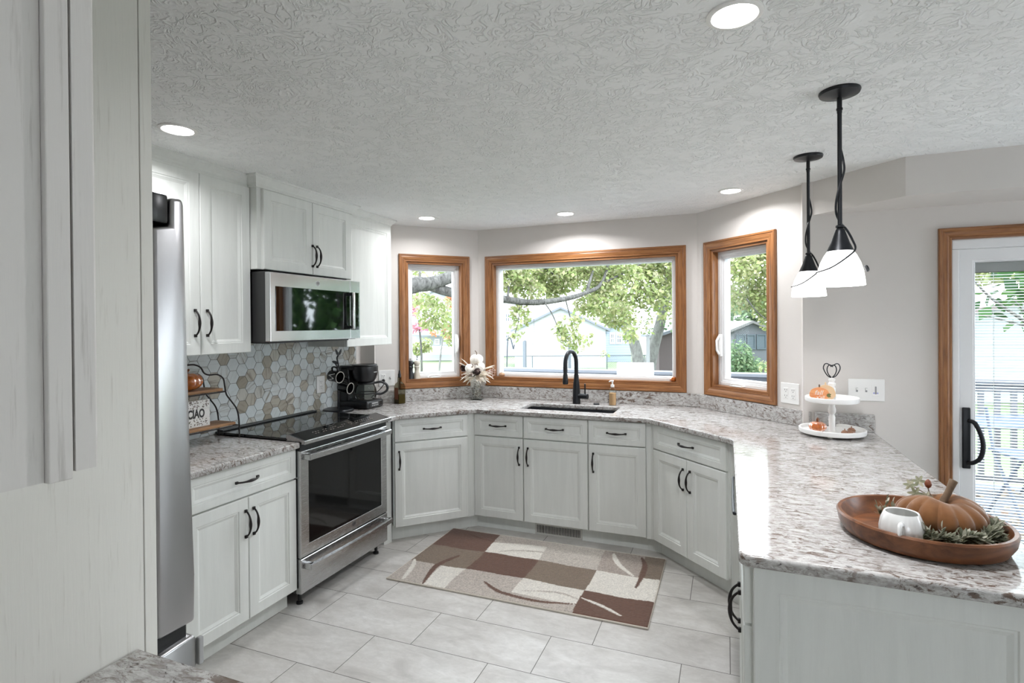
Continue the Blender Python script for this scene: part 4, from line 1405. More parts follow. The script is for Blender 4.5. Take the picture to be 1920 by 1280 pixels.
dish(.165, .012).build('lower_dish', WHITEPAINT, tt)
dish(.133, .185).build('upper_dish', WHITEPAINT, tt)
for k in range(3):
    a = 2 * PI * k / 3 + 2.4
    MB().lathe([(0, 0), (.010, .0), (.014, .006), (.011, .012), (0, .012)], 16, M=T(.12 * math.cos(a), .12 * math.sin(a), 0)).build('foot', WHITEPAINT, tt)
MB().lathe([(.017, .020), (.015, .03), (.016, .08), (.017, .10), (.013, .110), (.012, .116), (.020, .126), (.020, .145), (.015, .160), (.017, .186)], 24, cap=False).build('post', WHITEPAINT, tt)
MB().lathe([(.018, .194), (.019, .21), (.018, .262), (.013, .268), (.018, .276), (.019, .288), (.012, .296), (.017, .304), (.018, .312), (.0, .322)], 24, cap=False).build('finial', WHITEPAINT, tt)
m = MB()
zz = .318
for sgn in (-1, 1):
    m.tube(spline([(0, 0, zz), (sgn * .022, 0, zz + .014), (sgn * .040, 0, zz + .050), (sgn * .036, 0, zz + .074), (sgn * .024, 0, zz + .080), (sgn * .010, 0, zz + .072), (0, 0, zz + .064)], 6), .0028, 8)
    m.tube(spline([(0, 0, zz), (sgn * .016, 0, zz + .020), (sgn * .023, 0, zz + .045), (sgn * .018, 0, zz + .066), (sgn * .006, 0, zz + .072), (-sgn * .006, 0, zz + .062)], 6), .0028, 8)
m.build('wire_pumpkin', MATTEBLACK, tt)
# orange pumpkin sign on the upper dish: two flat cut-outs
sg = thing('pumpkin_sign', 'orange flat pumpkin sign with white fall lettering on the upper dish', 'sign', (.470, 3.418, 1.1085), R(-6))


def cutout(rx, rz, n=40, lob=.06):
    return [(rx * math.cos(a) * (1 - lob * abs(math.sin(2.5 * a + .8))), rz * math.sin(a) * (1 - lob * abs(math.cos(3 * a)))) for a in [2 * PI * k / n for k in range(n)]]


ST = Matrix.Rotation(PI / 2, 4, 'X')
ORW = m_wood('orange_wash', (214, 128, 78), (240, 176, 122), (.4, 1, 1), .6, 40)
MB().prism(cutout(.050, .038), 0, .008, M=T(0, 0, .039) @ ST).build('front_cutout', ORW, sg)
MB().box(-.004, .004, -.007, -.001, .072, .092, 0, .002).build('stem', STEMB, sg)
m = MB(); m.prism(cutout(.050, .046), 0, .008, 0, M=T(.030, .010, .045) @ ST).box(.026, .034, .003, .009, .088, .104, 0, .001)
m.build('back_cutout', plain('raw_wood', (226, 196, 156), .7), sg)
text_mesh('lettering', 'fall', .036, WHITEPAINT, sg, T(-.004, -.0086, .046) @ FACE, .0004, .25)
text_mesh('lettering', "y'all", .026, WHITEPAINT, sg, T(.004, -.0086, .021) @ FACE, .0004, .25)
m = MB()
for k in range(7): a = R(40 + 45 * k); leaf(m, (.046, -.0088, .034), (math.cos(a), 0, math.sin(a)), .013, .008, 0, (0, -1, 0), .02)
m.build('leaf_motif', plain('leaf_green', (96, 104, 60), .7), sg)
ag = thing('glass_pumpkin', 'amber glass pumpkin on the lower dish of the two tier tray', 'pumpkin', (.462, 3.425, .9360), 0, 'amber glass pumpkins')
pumpkin(MB(), .045, .060, 12, .08, dimple=.08).build('body', AMBER, ag)
MB().lathe([(.010, .052), (.007, .062), (.008, .070), (.0, .082)], 12, cap=False).build('stem', AMBERSTEM, ag)
for (x, y, r0, lab, c_) in ((.588, 3.400, .017, 'dark red acorn ornament on the lower dish', (128, 58, 50)), (.618, 3.432, .015, 'small brown acorn ornament behind the red one', (132, 92, 72)), (.610, 3.385, .014, 'reddish brown acorn at the right of the lower dish', (146, 76, 62)), (.632, 3.470, .019, 'pale pink ornament at the back of the lower dish', (214, 178, 164))):
    t = thing('acorn_ornament', lab, 'ornament', (x, y, .9235), R(r0 * 9000))
    o = MB().lathe([(0, 0), (r0 * .6, .002), (r0, r0 * .8), (r0 * .9, r0 * 1.4), (.0, r0 * 1.75)], 20).build('nut', plain('acorn_%d' % c_[0], c_, .22, 0, .6), t)
    MB().lathe([(r0 * 1.02, r0 * 1.1), (r0 * 1.05, r0 * 1.35), (r0 * .6, r0 * 1.9), (.003, r0 * 2.0), (.002, r0 * 2.5), (0, r0 * 2.5)], 20, cap=False).build('cap', plain('acorn_cap', (150, 110, 86), .5), t)

# round wooden tray with mug, velvet pumpkin and greenery
wx, wy = .520, 1.900
TRAYW = m_wood('acacia', (76, 44, 26), (132, 84, 52), (.22, 1, 1), .33, 26)
wt = thing('wooden_tray', 'round brown wooden tray on the near end of the peninsula', 'tray', (wx, wy, .9145), R(15))
rt = .211
MB().lathe([(0, 0), (rt - .035, 0), (rt - .018, .006), (rt - .004, .030), (rt + .001, .056), (rt - .003, .061), (rt - .012, .060), (rt - .016, .050), (rt - .026, .022), (rt - .036, .013), (0, .012)], 80).build('tray', TRAYW, wt)
zt_ = .9145 + .0125
mg = thing('pumpkin_mug', 'white ribbed ceramic mug in the wooden tray, handle towards the camera', 'mug', (.446, 1.795, zt_), R(-35))
mod = lambda th, t: 1 - .055 * (1 - abs(math.sin(5 * th))) ** 2 * (math.sin(PI * min(1, t * 1.9)) if t < .53 else .25)
MB().lathe([(0, 0), (.036, .0), (.047, .010), (.0535, .030), (.054, .045), (.050, .066), (.042, .085), (.040, .088), (.037, .086), (.046, .064), (.050, .045), (.046, .015), (0, .008)], 80, mod=mod).build('body', CERAMIC, mg)
MB().tube(spline([(.018, -.044, .066), (.022, -.066, .070), (.024, -.074, .055), (.023, -.070, .035), (.018, -.052, .018)], 5), .0068, 10, flat=.8).build('handle', CERAMIC, mg)
VEL = NT('velvet')
VEL.set(color=VEL.mix(VEL.noise(VEL.coord(), 30, 4), srgb(94, 60, 34), srgb(130, 90, 56)), rough=.85, spec=.1, sheen=.6, sheenr=.4)
VEL.bump(VEL.noise(VEL.coord((1, 1, .3)), 60, 4), .25, .002)
vp = thing('velvet_pumpkin', 'brown velvet pumpkin with a crooked stem in the wooden tray', 'pumpkin', (.568, 1.905, zt_), 0)
bm_ = pumpkin(MB(), .109, .112, 13, .10, None, 0, 120, .26, 30)
vr = random.Random(2)
for v in bm_.v:
    th = math.atan2(v.y, v.x); k = 1 + .035 * math.sin(3 * th + 1) + .02 * math.sin(7 * th)
    v.x *= k; v.y *= k; v.z *= 1 + .06 * math.sin(2 * th + .5)
bm_.build('body', VEL.m, vp)
MB().tube(spline([(0, 0, .072), (.004, -.002, .095), (.016, -.004, .125), (.026, -.003, .152), (.030, -.001, .160)], 5), [.017, .015, .013, .012, .011, .0105, .010, .0095, .009, .009, .009, .009, .009, .0095, .010, .010, .0105, .0105, .011, .011, .0095], 10).build('stem', m_wood('dry_wood', (92, 74, 58), (134, 112, 90), (1, 1, .2), .8, 60), vp)
pk = thing('leaf_pick', 'small sage leaf and acorn pick on top of the velvet pumpkin', 'ornament', (.545, 1.935, zt_ + .088), 0)
m = MB(); r_ = random.Random(31)
for p0, sc in (((-.040, .01, .040), 1), ((-.018, .012, .052), 1), ((-.03, .0, .018), 1.1), ((-.005, -.005, .012), .9)):
    for k in range(6): a = R(-60 + 60 * k); leaf(m, p0, (math.cos(a), .3 * math.sin(a * 2), math.sin(a)), .020 * sc, .009, 0, (0, -1, 0), .1)
m.build('leaves', m_leaf('pale_sage', [(176, 176, 152), (146, 150, 124), (200, 196, 172)]), pk)
m = MB(); m.tube(spline([(.02, -.01, .0), (.006, 0, .02), (.0, .004, .045)], 4), .0016, 6); m.tube(spline([(.02, -.01, .0), (-.01, .004, .022), (-.03, .01, .034)], 4), .0014, 6)
m.build('twig', STEMB, pk)
MB().lathe([(0, -.014), (.007, -.008), (.0095, .0), (.006, .010), (0, .015)], 14, M=T(.002, .002, .048)).build('acorn', plain('russet_acorn', (120, 66, 42), .5), pk)


def sprig(label, base, stems, nleaf, L, seed, grp=None):
    t = thing('greenery_sprig', label, 'greenery', base, 0, 'greenery in the wooden tray')
    r = random.Random(seed)
    tw = MB(); lv = MB()
    for pts in stems:
        q = spline(pts, 6)
        tw.tube(q, .0017, 5)
        for k in range(nleaf):
            i = r.randrange(1, len(q) - 1)
            d = (q[i + 1] - q[i]).normalized()
            a = r.uniform(0, 2 * PI)
            s = d.orthogonal().normalized()
            s.rotate(Matrix.Rotation(a, 3, d))
            leaf(lv, q[i], d * .8 + s * r.uniform(.5, 1.0) + Vector((0, 0, .35)), r.uniform(.6, 1.1) * L, L * .34, 0, (0, 0, 1), .12)
        leaf(lv, q[-1], q[-1] - q[-2], L, L * .34)
    tw.build('twigs', plain('sage_twig', (150, 146, 118), .8), t)
    lv.build('leaves', m_leaf('sage_%d' % seed, [(92, 98, 80), (124, 126, 106), (156, 156, 136), (200, 198, 182)]), t)


sprig('small sage sprig standing at the back of the wooden tray, left of the pumpkin', (.450, 1.985, zt_), [[(0, 0, 0), (-.002, 0, .03), (.004, -.004, .062)], [(0, 0, 0), (.014, .0, .03), (.020, 0, .052)], [(0, 0, 0), (-.014, 0, .022), (-.020, 0, .040)]], 9, .026, 41)
r_ = random.Random(55)
sf_ = []
for k in range(18):
    a = R(-128 + 9 * k); b = R(-128 + 9 * k + r_.uniform(10, 26)); ra = r_.uniform(.115, .15); rb = r_.uniform(.13, .165)
    p0 = Vector((ra * math.cos(a), ra * math.sin(a), .006)); p1 = Vector((rb * math.cos(b), rb * math.sin(b), r_.uniform(.016, .05)))
    sf_.append([p0, (p0 + p1) / 2 + Vector((0, 0, .018)), p1])
sprig('bushy grey green garland round the front and right of the velvet pumpkin', (wx + .02, wy, zt_), sf_, 64, .031, 42)
sprig('upright sage sprig between the mug and the velvet pumpkin', (.520, 1.775, zt_), [[(0, 0, 0), (-.01, -.004, .03), (-.024, -.006, .055)], [(0, 0, 0), (.01, 0, .03), (.012, 0, .058)], [(0, 0, 0), (.026, 0, .024), (.04, 0, .048)], [(0, 0, 0), (-.02, -.012, .014), (-.045, -.02, .024)]], 12, .024, 43)
sprig('sage sprig sticking up at the right rim of the wooden tray', (.645, 1.945, zt_), [[(0, 0, 0), (.014, .01, .035), (.028, .01, .06)], [(0, 0, 0), (.0, .02, .03), (-.004, .03, .055)], [(0, 0, 0), (.025, -.02, .02), (.036, -.035, .04)]], 14, .024, 44)

# ------------------------------------------------------------------ outside
GZ = -1.0
GRASS = NT('lawn')
_g = GRASS.noise(GRASS.coord(), 1.2, 5, .6); _g2 = GRASS.noise(GRASS.coord(), 30, 4)
GRASS.set(color=GRASS.mix(_g2, GRASS.ramp(_g, [(.3, srgb(104, 120, 88)), (.7, srgb(124, 132, 106))]), srgb(114, 124, 98)), rough=.9, spec=.1); GRASS.bump(_g2, .6, .03)
struct(MB().prism([(-70, 4.6), (60, 4.6), (60, 90), (-70, 90)], GZ - .1, GZ).build('ground_lawn', GRASS.m))
DECKM = m_wood('weathered_deck', (92, 97, 106), (116, 121, 130), (.12, 1, 1), .8, 20)
m = MB()
y = 3.80
while y < 6.95: m.box(-3.2, 6.4, y, y + .132, -.155, -.12, 0, .003); y += .138
struct(m.build('floor_deck', DECKM))
RAILM = plain('grey_rail_paint', (104, 106, 112), .6)
dk = thing('deck_railing', 'grey wooden deck railing with upright balusters behind the windows', 'railing', (-3.0, 6.78, -.12))
m = MB(); m.box(0, 9.2, -.09, .09, 1.055, 1.092, 0, .004).box(0, 9.2, -.018, .018, .965, 1.05).box(0, 9.2, -.018, .018, .08, .125)
m.build('rail', RAILM, dk)
for k in range(9): MB().box(k * 1.14, k * 1.14 + .085, -.042, .042, 0, 1.055, 0, .004).build('post', RAILM, dk)
for k in range(70): MB().box(.13 + k * .13, .172 + k * .13, -.02, .02, .085, 1.05).build('baluster', RAILM, dk)
# fallen leaves on the deck
FALL = m_leaf('fallen_leaf', [(163, 138, 110), (177, 166, 147), (149, 110, 82), (189, 184, 175)])
r_ = random.Random(77); m = MB()
for k in range(900):
    a = r_.uniform(0, 2 * PI)
    leaf(m, (r_.uniform(.9, 5), r_.uniform(3.95, 6.7), -.117 + r_.uniform(0, .012)), (math.cos(a), math.sin(a), r_.uniform(-.1, .35)), r_.uniform(.05, .10), .06, 0, (0, 0, 1), .2)
tag(m.build('fallen_leaves', FALL), 'pale fallen leaves strewn over the deck outside the patio door', 'leaves', None, 'stuff')
BLUEMET = plain('blue_grey_metal', (70, 84, 104), .45, .2)
pt = thing('patio_table', 'blue grey slatted patio table seen through the door blind', 'table', (2.30, 6.28, -.12), R(8))
m = MB()
for k in range(9): m.box(-.42, .42, -.36 + k * .083, -.29 + k * .083, .735, .755, 0, .003)
m.build('tabletop', BLUEMET, pt)
for x in (-.34, .34):
    for sgn in (-1, 1): MB().tube([(x, sgn * .30, 0), (x, -sgn * .26, .735)], .013, 8).build('leg', BLUEMET, pt)
for i, (x, y, a, lab) in enumerate(((2.26, 5.46, 8, 'blue grey folding patio chair nearest the door, seat towards the house'), (3.25, 6.0, 100, 'blue grey folding patio chair at the far end of the patio table'))):
    t = thing('patio_chair', lab, 'chair', (x, y, -.12), R(a), 'folding patio chairs')
    m = MB()
    for k in range(6): m.box(-.24, .24, -.20 + k * .068, -.145 + k * .068, .60, .618, 0, .003)
    m.build('seat', BLUEMET, t)
    for xx in (-.22, .22):
        MB().tube([(xx, .30, 0), (xx, -.18, .60)], .012, 8).build('leg', BLUEMET, t)
        MB().tube([(xx, -.30, 0), (xx, .16, .60), (xx, .26, .95)], .012, 8).build('leg', BLUEMET, t)
wc = thing('deck_chair', 'white plastic high chair on the deck behind the sink window', 'chair', (-1.0, 6.42, -.12), R(10))
MB().box(-.21, .21, .0, .03, .80, 1.215, 0, .012, seg=3).build('backrest', VINYL, wc)
MB().box(-.21, .21, -.40, .03, .70, .73, 0, .010, seg=3).build('seat', VINYL, wc)
for x in (-.19, .19):
    for y in (-.38, .01): MB().box(x - .02, x + .02, y - .02, y + .02, 0, .705, 0, .004).build('leg', VINYL, wc)
sh = thing('shepherd_hook', 'black garden hook pole at the left of the sink window view', 'garden hook', (*at(950, 690, 9.0).xy, GZ))
MB().tube(spline([(0, 0, 0), (.0, 0, 1.6), (.02, 0, 2.25), (.045, .0, 2.33), (.075, .01, 2.31), (.10, .02, 2.20), (.115, .02, 2.15), (.13, .02, 2.22)], 6), .010, 8).build('pole', plain('dark_iron_pole', (50, 54, 62), .5), sh)

WSIDE = m_siding('white_siding', (180, 182, 188)); GSIDE = m_siding('pale_blue_siding', (152, 161, 173), .16); ROOF = plain('grey_shingle', (114, 117, 126), .8); ROOF2 = plain('tan_shingle', (154, 135, 110), .8)
PANE = plain('dark_pane', (72, 84, 96), .15, 0, .7)


def house(name, label, u0, u1, vb, tdist, zb, ze, za, depth, wm, rm, wins, cat='building', xa=.5, over=.25, shed=False):
    a, b = at(u0, vb, tdist), at(u1, vb, tdist)
    L = (b - a).xy.length
    t = thing(name, label, cat, (a.x, a.y, zb), math.atan2(b.y - a.y, b.x - a.x))
    e, p = ze - zb, za - zb
    m = MB()
    prof = [(0, 0), (L, 0), (L, e), (L * xa, p), (0, e)]
    k = len(prof)
    vs = [(x, 0, z) for x, z in prof] + [(x, depth, z) for x, z in prof]
    m.add(vs, [list(range(k)), list(range(k, 2 * k))[::-1]] + [(i, k + i, k + (i + 1) % k, (i + 1) % k) for i in range(k)])
    m.build('wall', wm, t)
    m = MB()
    for x0, x1 in ((0, 1), (L, -1)):
        sx = -over if x0 == 0 else L + over
        dz = -over * (p - e) / (L * (xa if x0 == 0 else 1 - xa))
        q = [(sx, -over, e + dz), (L * xa, -over, p), (L * xa, depth + over, p), (sx, depth + over, e + dz)]
        m.add(q + [(x, y, z + .12) for x, y, z in q], [(0, 1, 2, 3), (4, 5, 6, 7), (0, 1, 5, 4), (1, 2, 6, 5), (2, 3, 7, 6), (3, 0, 4, 7)])
    m.build('roof', rm, t)
    for x0, x1, z0, z1 in wins:
        x0, x1, z0, z1 = x0 * L, x1 * L, z0 - zb, z1 - zb
        f_ = MB().rings(x1 - x0, z1 - z0, [(0, 0), (0, -.05), (.10, -.05), (.10, -.01)], 0, cap=False, back=False)
        f_.box((x1 - x0) / 2 - .03, (x1 - x0) / 2 + .03, -.045, -.01, 0, z1 - z0).box(0, x1 - x0, -.045, -.01, (z1 - z0) / 2 - .03, (z1 - z0) / 2 + .03)
        wf = f_.build('window', VINYL, t, (x0, 0, z0))
        MB().box(.05, x1 - x0 - .05, -.012, -.002, .05, z1 - z0 - .05).build('pane', PANE, wf)
    return t


zz_ = lambda v, t: at(960, v, t).z
house('garage', 'white sided gable garage filling the middle of the sink window view', 966, 1136, 690, 32, GZ, 1.25, 2.50, 4, WSIDE, ROOF, [(.17, .215, zz_(644, 32), zz_(626, 32))])
house('porch_house', 'pale blue sided house with three dark windows right of the garage', 1137, 1183, 688, 37, GZ, zz_(622, 37), zz_(604, 37), 6, GSIDE, ROOF, [(.14, .36, zz_(646, 37), zz_(625, 37)), (.40, .64, zz_(646, 37), zz_(625, 37)), (.68, .94, zz_(646, 37), zz_(625, 37))])
house('neighbour_house', 'white two storey house left of the garage with grey windows', 905, 968, 690, 44, GZ, zz_(570, 44), zz_(535, 44), 3, WSIDE, ROOF2, [(.67, .83, zz_(604, 44), zz_(586, 44)), (.67, .83, zz_(641, 44), zz_(626, 44)), (.90, .98, zz_(641, 44), zz_(628, 44))])
hs = house('white_house', 'white house with porch seen through the left bay window', 768, 862, 668, 40, GZ, zz_(570, 40), zz_(545, 40), 4, WSIDE, ROOF, [(.28, .42, zz_(605, 40), zz_(592, 40)), (.44, .56, zz_(605, 40), zz_(592, 40)), (.36, .43, zz_(645, 40), zz_(634, 40)), (.50, .60, zz_(645, 40), zz_(634, 40)), (.65, .74, zz_(645, 40), zz_(634, 40)), (.8, .9, zz_(645, 40), zz_(634, 40))])
m = MB(); Lh = 94 / FPX * 40
m.box(.15 * Lh, 1.0 * Lh, -1.5, -1.4, zz_(648, 40) - GZ, zz_(646, 40) - GZ).box(.15 * Lh, Lh, -1.5, -1.4, zz_(661, 40) - GZ, zz_(659, 40) - GZ)
for k in range(34): m.box((.3 + .02 * k) * Lh, (.3 + .02 * k) * Lh + .04, -1.47, -1.43, zz_(660, 40) - GZ, zz_(647, 40) - GZ)
m.build('porch_rail', VINYL, hs)
MB().add([(.1 * Lh, -1.8, zz_(626, 40) - GZ), (Lh * 1.05, -1.8, zz_(626, 40) - GZ), (Lh * 1.05, 0, zz_(614, 40) - GZ), (.1 * Lh, 0, zz_(614, 40) - GZ), (.1 * Lh, -1.8, zz_(627.5, 40) - GZ), (Lh * 1.05, -1.8, zz_(627.5, 40) - GZ), (Lh * 1.05, 0, zz_(615.5, 40) - GZ), (.1 * Lh, 0, zz_(615.5, 40) - GZ)],
         [(0, 1, 2, 3), (4, 7, 6, 5), (0, 4, 5, 1), (1, 5, 6, 2), (2, 6, 7, 3), (3, 7, 4, 0)]).build('porch_roof', ROOF, hs)
house('garden_shed', 'brown garden shed at the right edge of the sink window view', 1236, 1300, 690, 23, GZ, zz_(632, 23), zz_(622, 23), 2, plain('brown_shed_boards', (82, 72, 72), .8), ROOF, [])
gz = house('gazebo', 'grey gabled garden gazebo with screens seen through the right bay window', 1376, 1440, 662, 26, GZ, zz_(622, 26), zz_(609, 26), 3, plain('gazebo_grey', (88, 90, 94), .7), plain('gazebo_roof', (98, 96, 94), .8), [], 'gazebo')
Lg = 64 / FPX * 26
for a, b in ((.06, .34), (.38, .62), (.66, .94)): MB().rings((b - a) * Lg, zz_(630, 26) - zz_(658, 26), [(0, 0), (0, -.06), (.05, -.06), (.05, -.02)], 0).build('screen', [plain('screen_mesh', (76, 86, 92), .5)], gz, (a * Lg, 0, zz_(658, 26) - GZ))
house('far_house', 'white house with dark window behind the gazebo roof', 1330, 1408, 660, 40, GZ, zz_(575, 40), zz_(560, 40), 6, WSIDE, ROOF, [(.58, .72, zz_(605, 40), zz_(586, 40))])
house('side_house', 'pale house wall and roof behind the blind of the patio door', 1790, 2300, 720, 17, GZ, zz_(598, 17), zz_(520, 17), 6, WSIDE, plain('rose_shingle', (145, 126, 128), .8), [], xa=.8)
# chain link fence
f0, f1 = at(915, 668, 27), at(1285, 672, 27)
fz = thing('wire_fence', 'low chain link fence crossing the lawn before the garage', 'fence', (f0.x, f0.y, GZ), math.atan2(f1.y - f0.y, f1.x - f0.x))
Lf = (f1 - f0).xy.length; hf = f0.z - GZ
FM = plain('galvanised', (90, 96, 102), .5, .3)
MB().tube([(0, 0, hf), (Lf, 0, hf + .0)], .022, 6).build('rail', FM, fz)
for k in range(6): MB().tube([(.35 + k * 1.85, 0, 0), (.35 + k * 1.85, 0, hf + .02)], .022, 6).build('post', FM, fz)
m = MB(); k = 0.0
while k < Lf - hf:
    for sgn in (0, 1): m.tube([(k + hf * sgn, 0, 0), (k + hf * (1 - sgn), 0, hf)], .0035, 3)
    k += .11
m.build('wire_mesh', FM, fz)
for u, v0, v1, t_, lab in ((984, 690, 640, 21, 'grey wooden post on the lawn left of the faucet'), (1068, 690, 632, 26, 'grey post standing before the white garage, behind the faucet'), (1215, 690, 630, 21, 'white post between the two leaning tree trunks')):
    p = at(u, v0, t_)
    q_ = thing('garden_post', lab, 'post', (p.x, p.y, GZ))
    MB().box(-.06, .06, -.06, .06, 0, at(u, v1, t_).z - GZ, 0, .01).build('post', plain('post_%d' % u, (100, 104, 112) if u < 1200 else (150, 150, 154), .7), q_)
    MB().lathe([(.075, 0), (.075, .03), (0, .07)], 4, M=T(0, 0, at(u, v1, t_).z - GZ), smooth=False).build('post_cap', RAILM, q_)

# trees
BARK = NT('bark'); _b = BARK.noise(BARK.coord((1, 1, .35)), 14, 6, .7, 1.0)
BARK.set(color=BARK.ramp(_b, [(.35, srgb(56, 54, 52)), (.6, srgb(98, 96, 93))]), rough=.9, spec=.1); BARK.bump(_b, .9, .03)
BARKP = NT('pale_bark'); _b = BARKP.noise(BARKP.coord((1, 1, .35)), 8, 6, .7, 1.0)
BARKP.set(color=BARKP.ramp(_b, [(.35, srgb(88, 86, 84)), (.6, srgb(118, 117, 115))]), rough=.9, spec=.1)
YG = m_leaf('yellow_green_leaf', [(117, 133, 79), (142, 152, 98), (159, 156, 117), (133, 147, 98), (168, 161, 138)])
GRN = m_leaf('green_leaf', [(84, 110, 79), (105, 126, 93), (126, 140, 107)])
DKG = m_leaf('dark_green_leaf', [(38, 66, 38), (58, 92, 48), (88, 120, 66), (48, 78, 50)])
PINK = m_leaf('pink_leaf', [(166, 98, 124), (180, 126, 142), (173, 105, 93)])
ORG = m_leaf('orange_leaf', [(177, 114, 79), (184, 142, 103), (173, 100, 75)])


def clumps(m, cl, n, size, r):
    """n leaves shared out over ellipsoid clumps (centre, rx, ry, rz)"""
    tot = sum(c[1] * c[2] * c[3] for c in cl) ** 1
    for c, rx, ry, rz in cl:
        for k in range(max(8, int(n * rx * ry * rz / tot))):
            while True:
                p = Vector((r.uniform(-1, 1), r.uniform(-1, 1), r.uniform(-1, 1)))
                if .15 < p.length < 1: break
            q = Vector(c) + Vector((p.x * rx, p.y * ry, p.z * rz))
            d = Vector((r.uniform(-1, 1), r.uniform(-1, 1), r.uniform(-1.2, .4))).normalized()
            s_ = d.cross(Vector((r.uniform(-1, 1), r.uniform(-1, 1), 1))).normalized()
            L = size * r.uniform(.6, 1.2)
            m.add([q, q + d * L * .5 + s_ * L * .32, q + d * L, q + d * L * .5 - s_ * L * .32], [(0, 1, 2, 3)])


def tree(name, label, base, trunks, cl, n, size, lm, bm_, seed, cat='tree', grp='trees outside the windows'):
    t = thing(name, label, cat, base, 0, grp)
    b = Vector(base)
    if not trunks: trunks = [([(c[0].x, c[0].y, GZ), (c[0].x, c[0].y, c[0].z)], .04, .02) for c in cl[:1]]
    if trunks:
        m = MB()
        for ti, (pts, r0, r1) in enumerate(trunks):
            pts = [Vector(p) for p in pts]
            if ti == 0 and pts[0].z > GZ + .05: pts = [Vector((pts[0].x, pts[0].y, GZ))] + pts
            q = spline([p - b for p in pts], 6)
            m.tube(q, [r0 + (r1 - r0) * i / (len(q) - 1) for i in range(len(q))], 10)
        m.build('trunk', bm_, t)
    if cl:
        m = MB(); clumps(m, [(Vector(c) - b, *rr) for c, *rr in cl], n, size, random.Random(seed))
        m.build('foliage', lm, t)
    return t


P = at
limbA = [(-6.2, 5.6, -1.0), (-6.1, 5.7, .6), (-5.3, 6.3, 1.75), P(766, 537, 8), P(805, 532, 8.3), P(850, 518, 8.5), P(905, 500, 9), P(930, 470, 9.4)]
limbB = [P(800, 533, 8.3), P(846, 548, 8.6), P(900, 556, 9.1), P(945, 561, 9.5), P(1000, 567, 10), P(1060, 560, 10.5), P(1100, 548, 11), P(1128, 530, 11.5), P(1150, 470, 12)]
tw = [([P(1100, 548, 11), P(1108, 520, 11.2), P(1118, 490, 11.5), P(1128, 440, 12)], .035, .015), ([P(1128, 532, 11.5), P(1160, 516, 11.8), P(1210, 490, 12.4)], .03, .012), ([P(1020, 566, 10.1), P(1036, 590, 10.2), P(1050, 625, 10.3)], .016, .006),
      ([P(1060, 560, 10.5), P(1068, 590, 10.6), P(1075, 615, 10.6)], .016, .006), ([P(952, 560, 9.5), P(955, 530, 9.6), P(962, 505, 9.7)], .022, .01), ([P(785, 530, 8.1), P(787, 505, 8.2), P(780, 470, 8.4)], .02, .012), ([P(975, 565, 9.8), P(972, 600, 9.8), P(966, 625, 9.8)], .012, .005),
      ([P(1000, 565, 10), P(1001, 600, 10), P(1001, 640, 10)], .006, .003), ([P(1050, 520, 10.8), P(1025, 505, 10.8), P(1000, 480, 10.8)], .02, .01)]
c1 = [(P(u, v, t_), rx, rx, rz) for u, v, t_, rx, rz in ((960, 515, 10, .42, .32), (1000, 500, 10.8, .5, .36), (1040, 520, 11.2, .5, .36), (985, 540, 10.2, .34, .2), (975, 590, 9.9, .22, .26), (970, 625, 9.8, .16, .12), (1085, 500, 11.6, .5, .35), (1075, 600, 10.4, .18, .14),
      (1068, 632, 10.3, .26, .22), (1050, 610, 10.3, .14, .2), (1080, 655, 10.4, .14, .06), (1100, 635, 10.5, .12, .14), (1130, 540, 11.8, .4, .3), (1110, 570, 11.4, .4, .24), (1160, 590, 12, .4, .3), (1150, 500, 12, .5, .3), (780, 505, 8.6, .22, .14), (830, 505, 9, .28, .14), (790, 560, 9, .3, .12), (830, 565, 9.4, .24, .1), (812, 590, 10, .3, .3), (845, 610, 11, .2, .4),
      (1030, 545, 11, .3, .2), (940, 500, 9.6, .3, .3), (1180, 625, 13, .22, .2), (1135, 660, 12, .1, .08))]
tree('shade_tree', 'big shade tree with a thick bare limb crossing the left and sink windows', (-6.2, 5.6, GZ), [(limbA, .17, .06), (limbB, .085, .03)] + tw, c1, 9500, .11, YG, BARK.m, 1)
tree('maple_tree', 'yellow green maple with a trunk leaning left, right half of the sink window', tuple(P(1198, 700, 20).xy) + (GZ,), [([P(1198, 690, 20), P(1190, 645, 20), P(1175, 610, 20.1), P(1160, 570, 20.3), P(1150, 500, 20.6), P(1140, 400, 21)], .24, .12)],
     [(P(u, v, t_), rx, rx, rz) for u, v, t_, rx, rz in ((1190, 540, 19, 1.1, .8), (1150, 560, 20, .9, .8), (1230, 520, 20, 1.1, 1.0), (1180, 480, 20, 1.4, 1.0), (1120, 510, 21, 1.2, .9), (1240, 570, 19, .7, .6), (1200, 610, 19, .5, .35), (1050, 500, 22, 1.6, 1.0), (1120, 580, 22, .8, .5), (1260, 480, 20, 1.2, 1.2))], 9000, .2, YG, BARKP.m, 2)
tree('maple_tree', 'pale trunked tree leaning right beside the brown shed', tuple(P(1218, 700, 22).xy) + (GZ,), [([P(1218, 690, 22), P(1226, 650, 22), P(1238, 605, 22), P(1248, 560, 22.2), P(1262, 480, 22.5)], .27, .16)],
     [(P(u, v, t_), rx, rx, rz) for u, v, t_, rx, rz in ((1225, 610, 23, .35, .55), (1262, 600, 21.5, .5, .4), (1245, 560, 23, .8, .6), (1290, 540, 22, 1.3, 1.0))], 1500, .2, GRN, BARKP.m, 3)
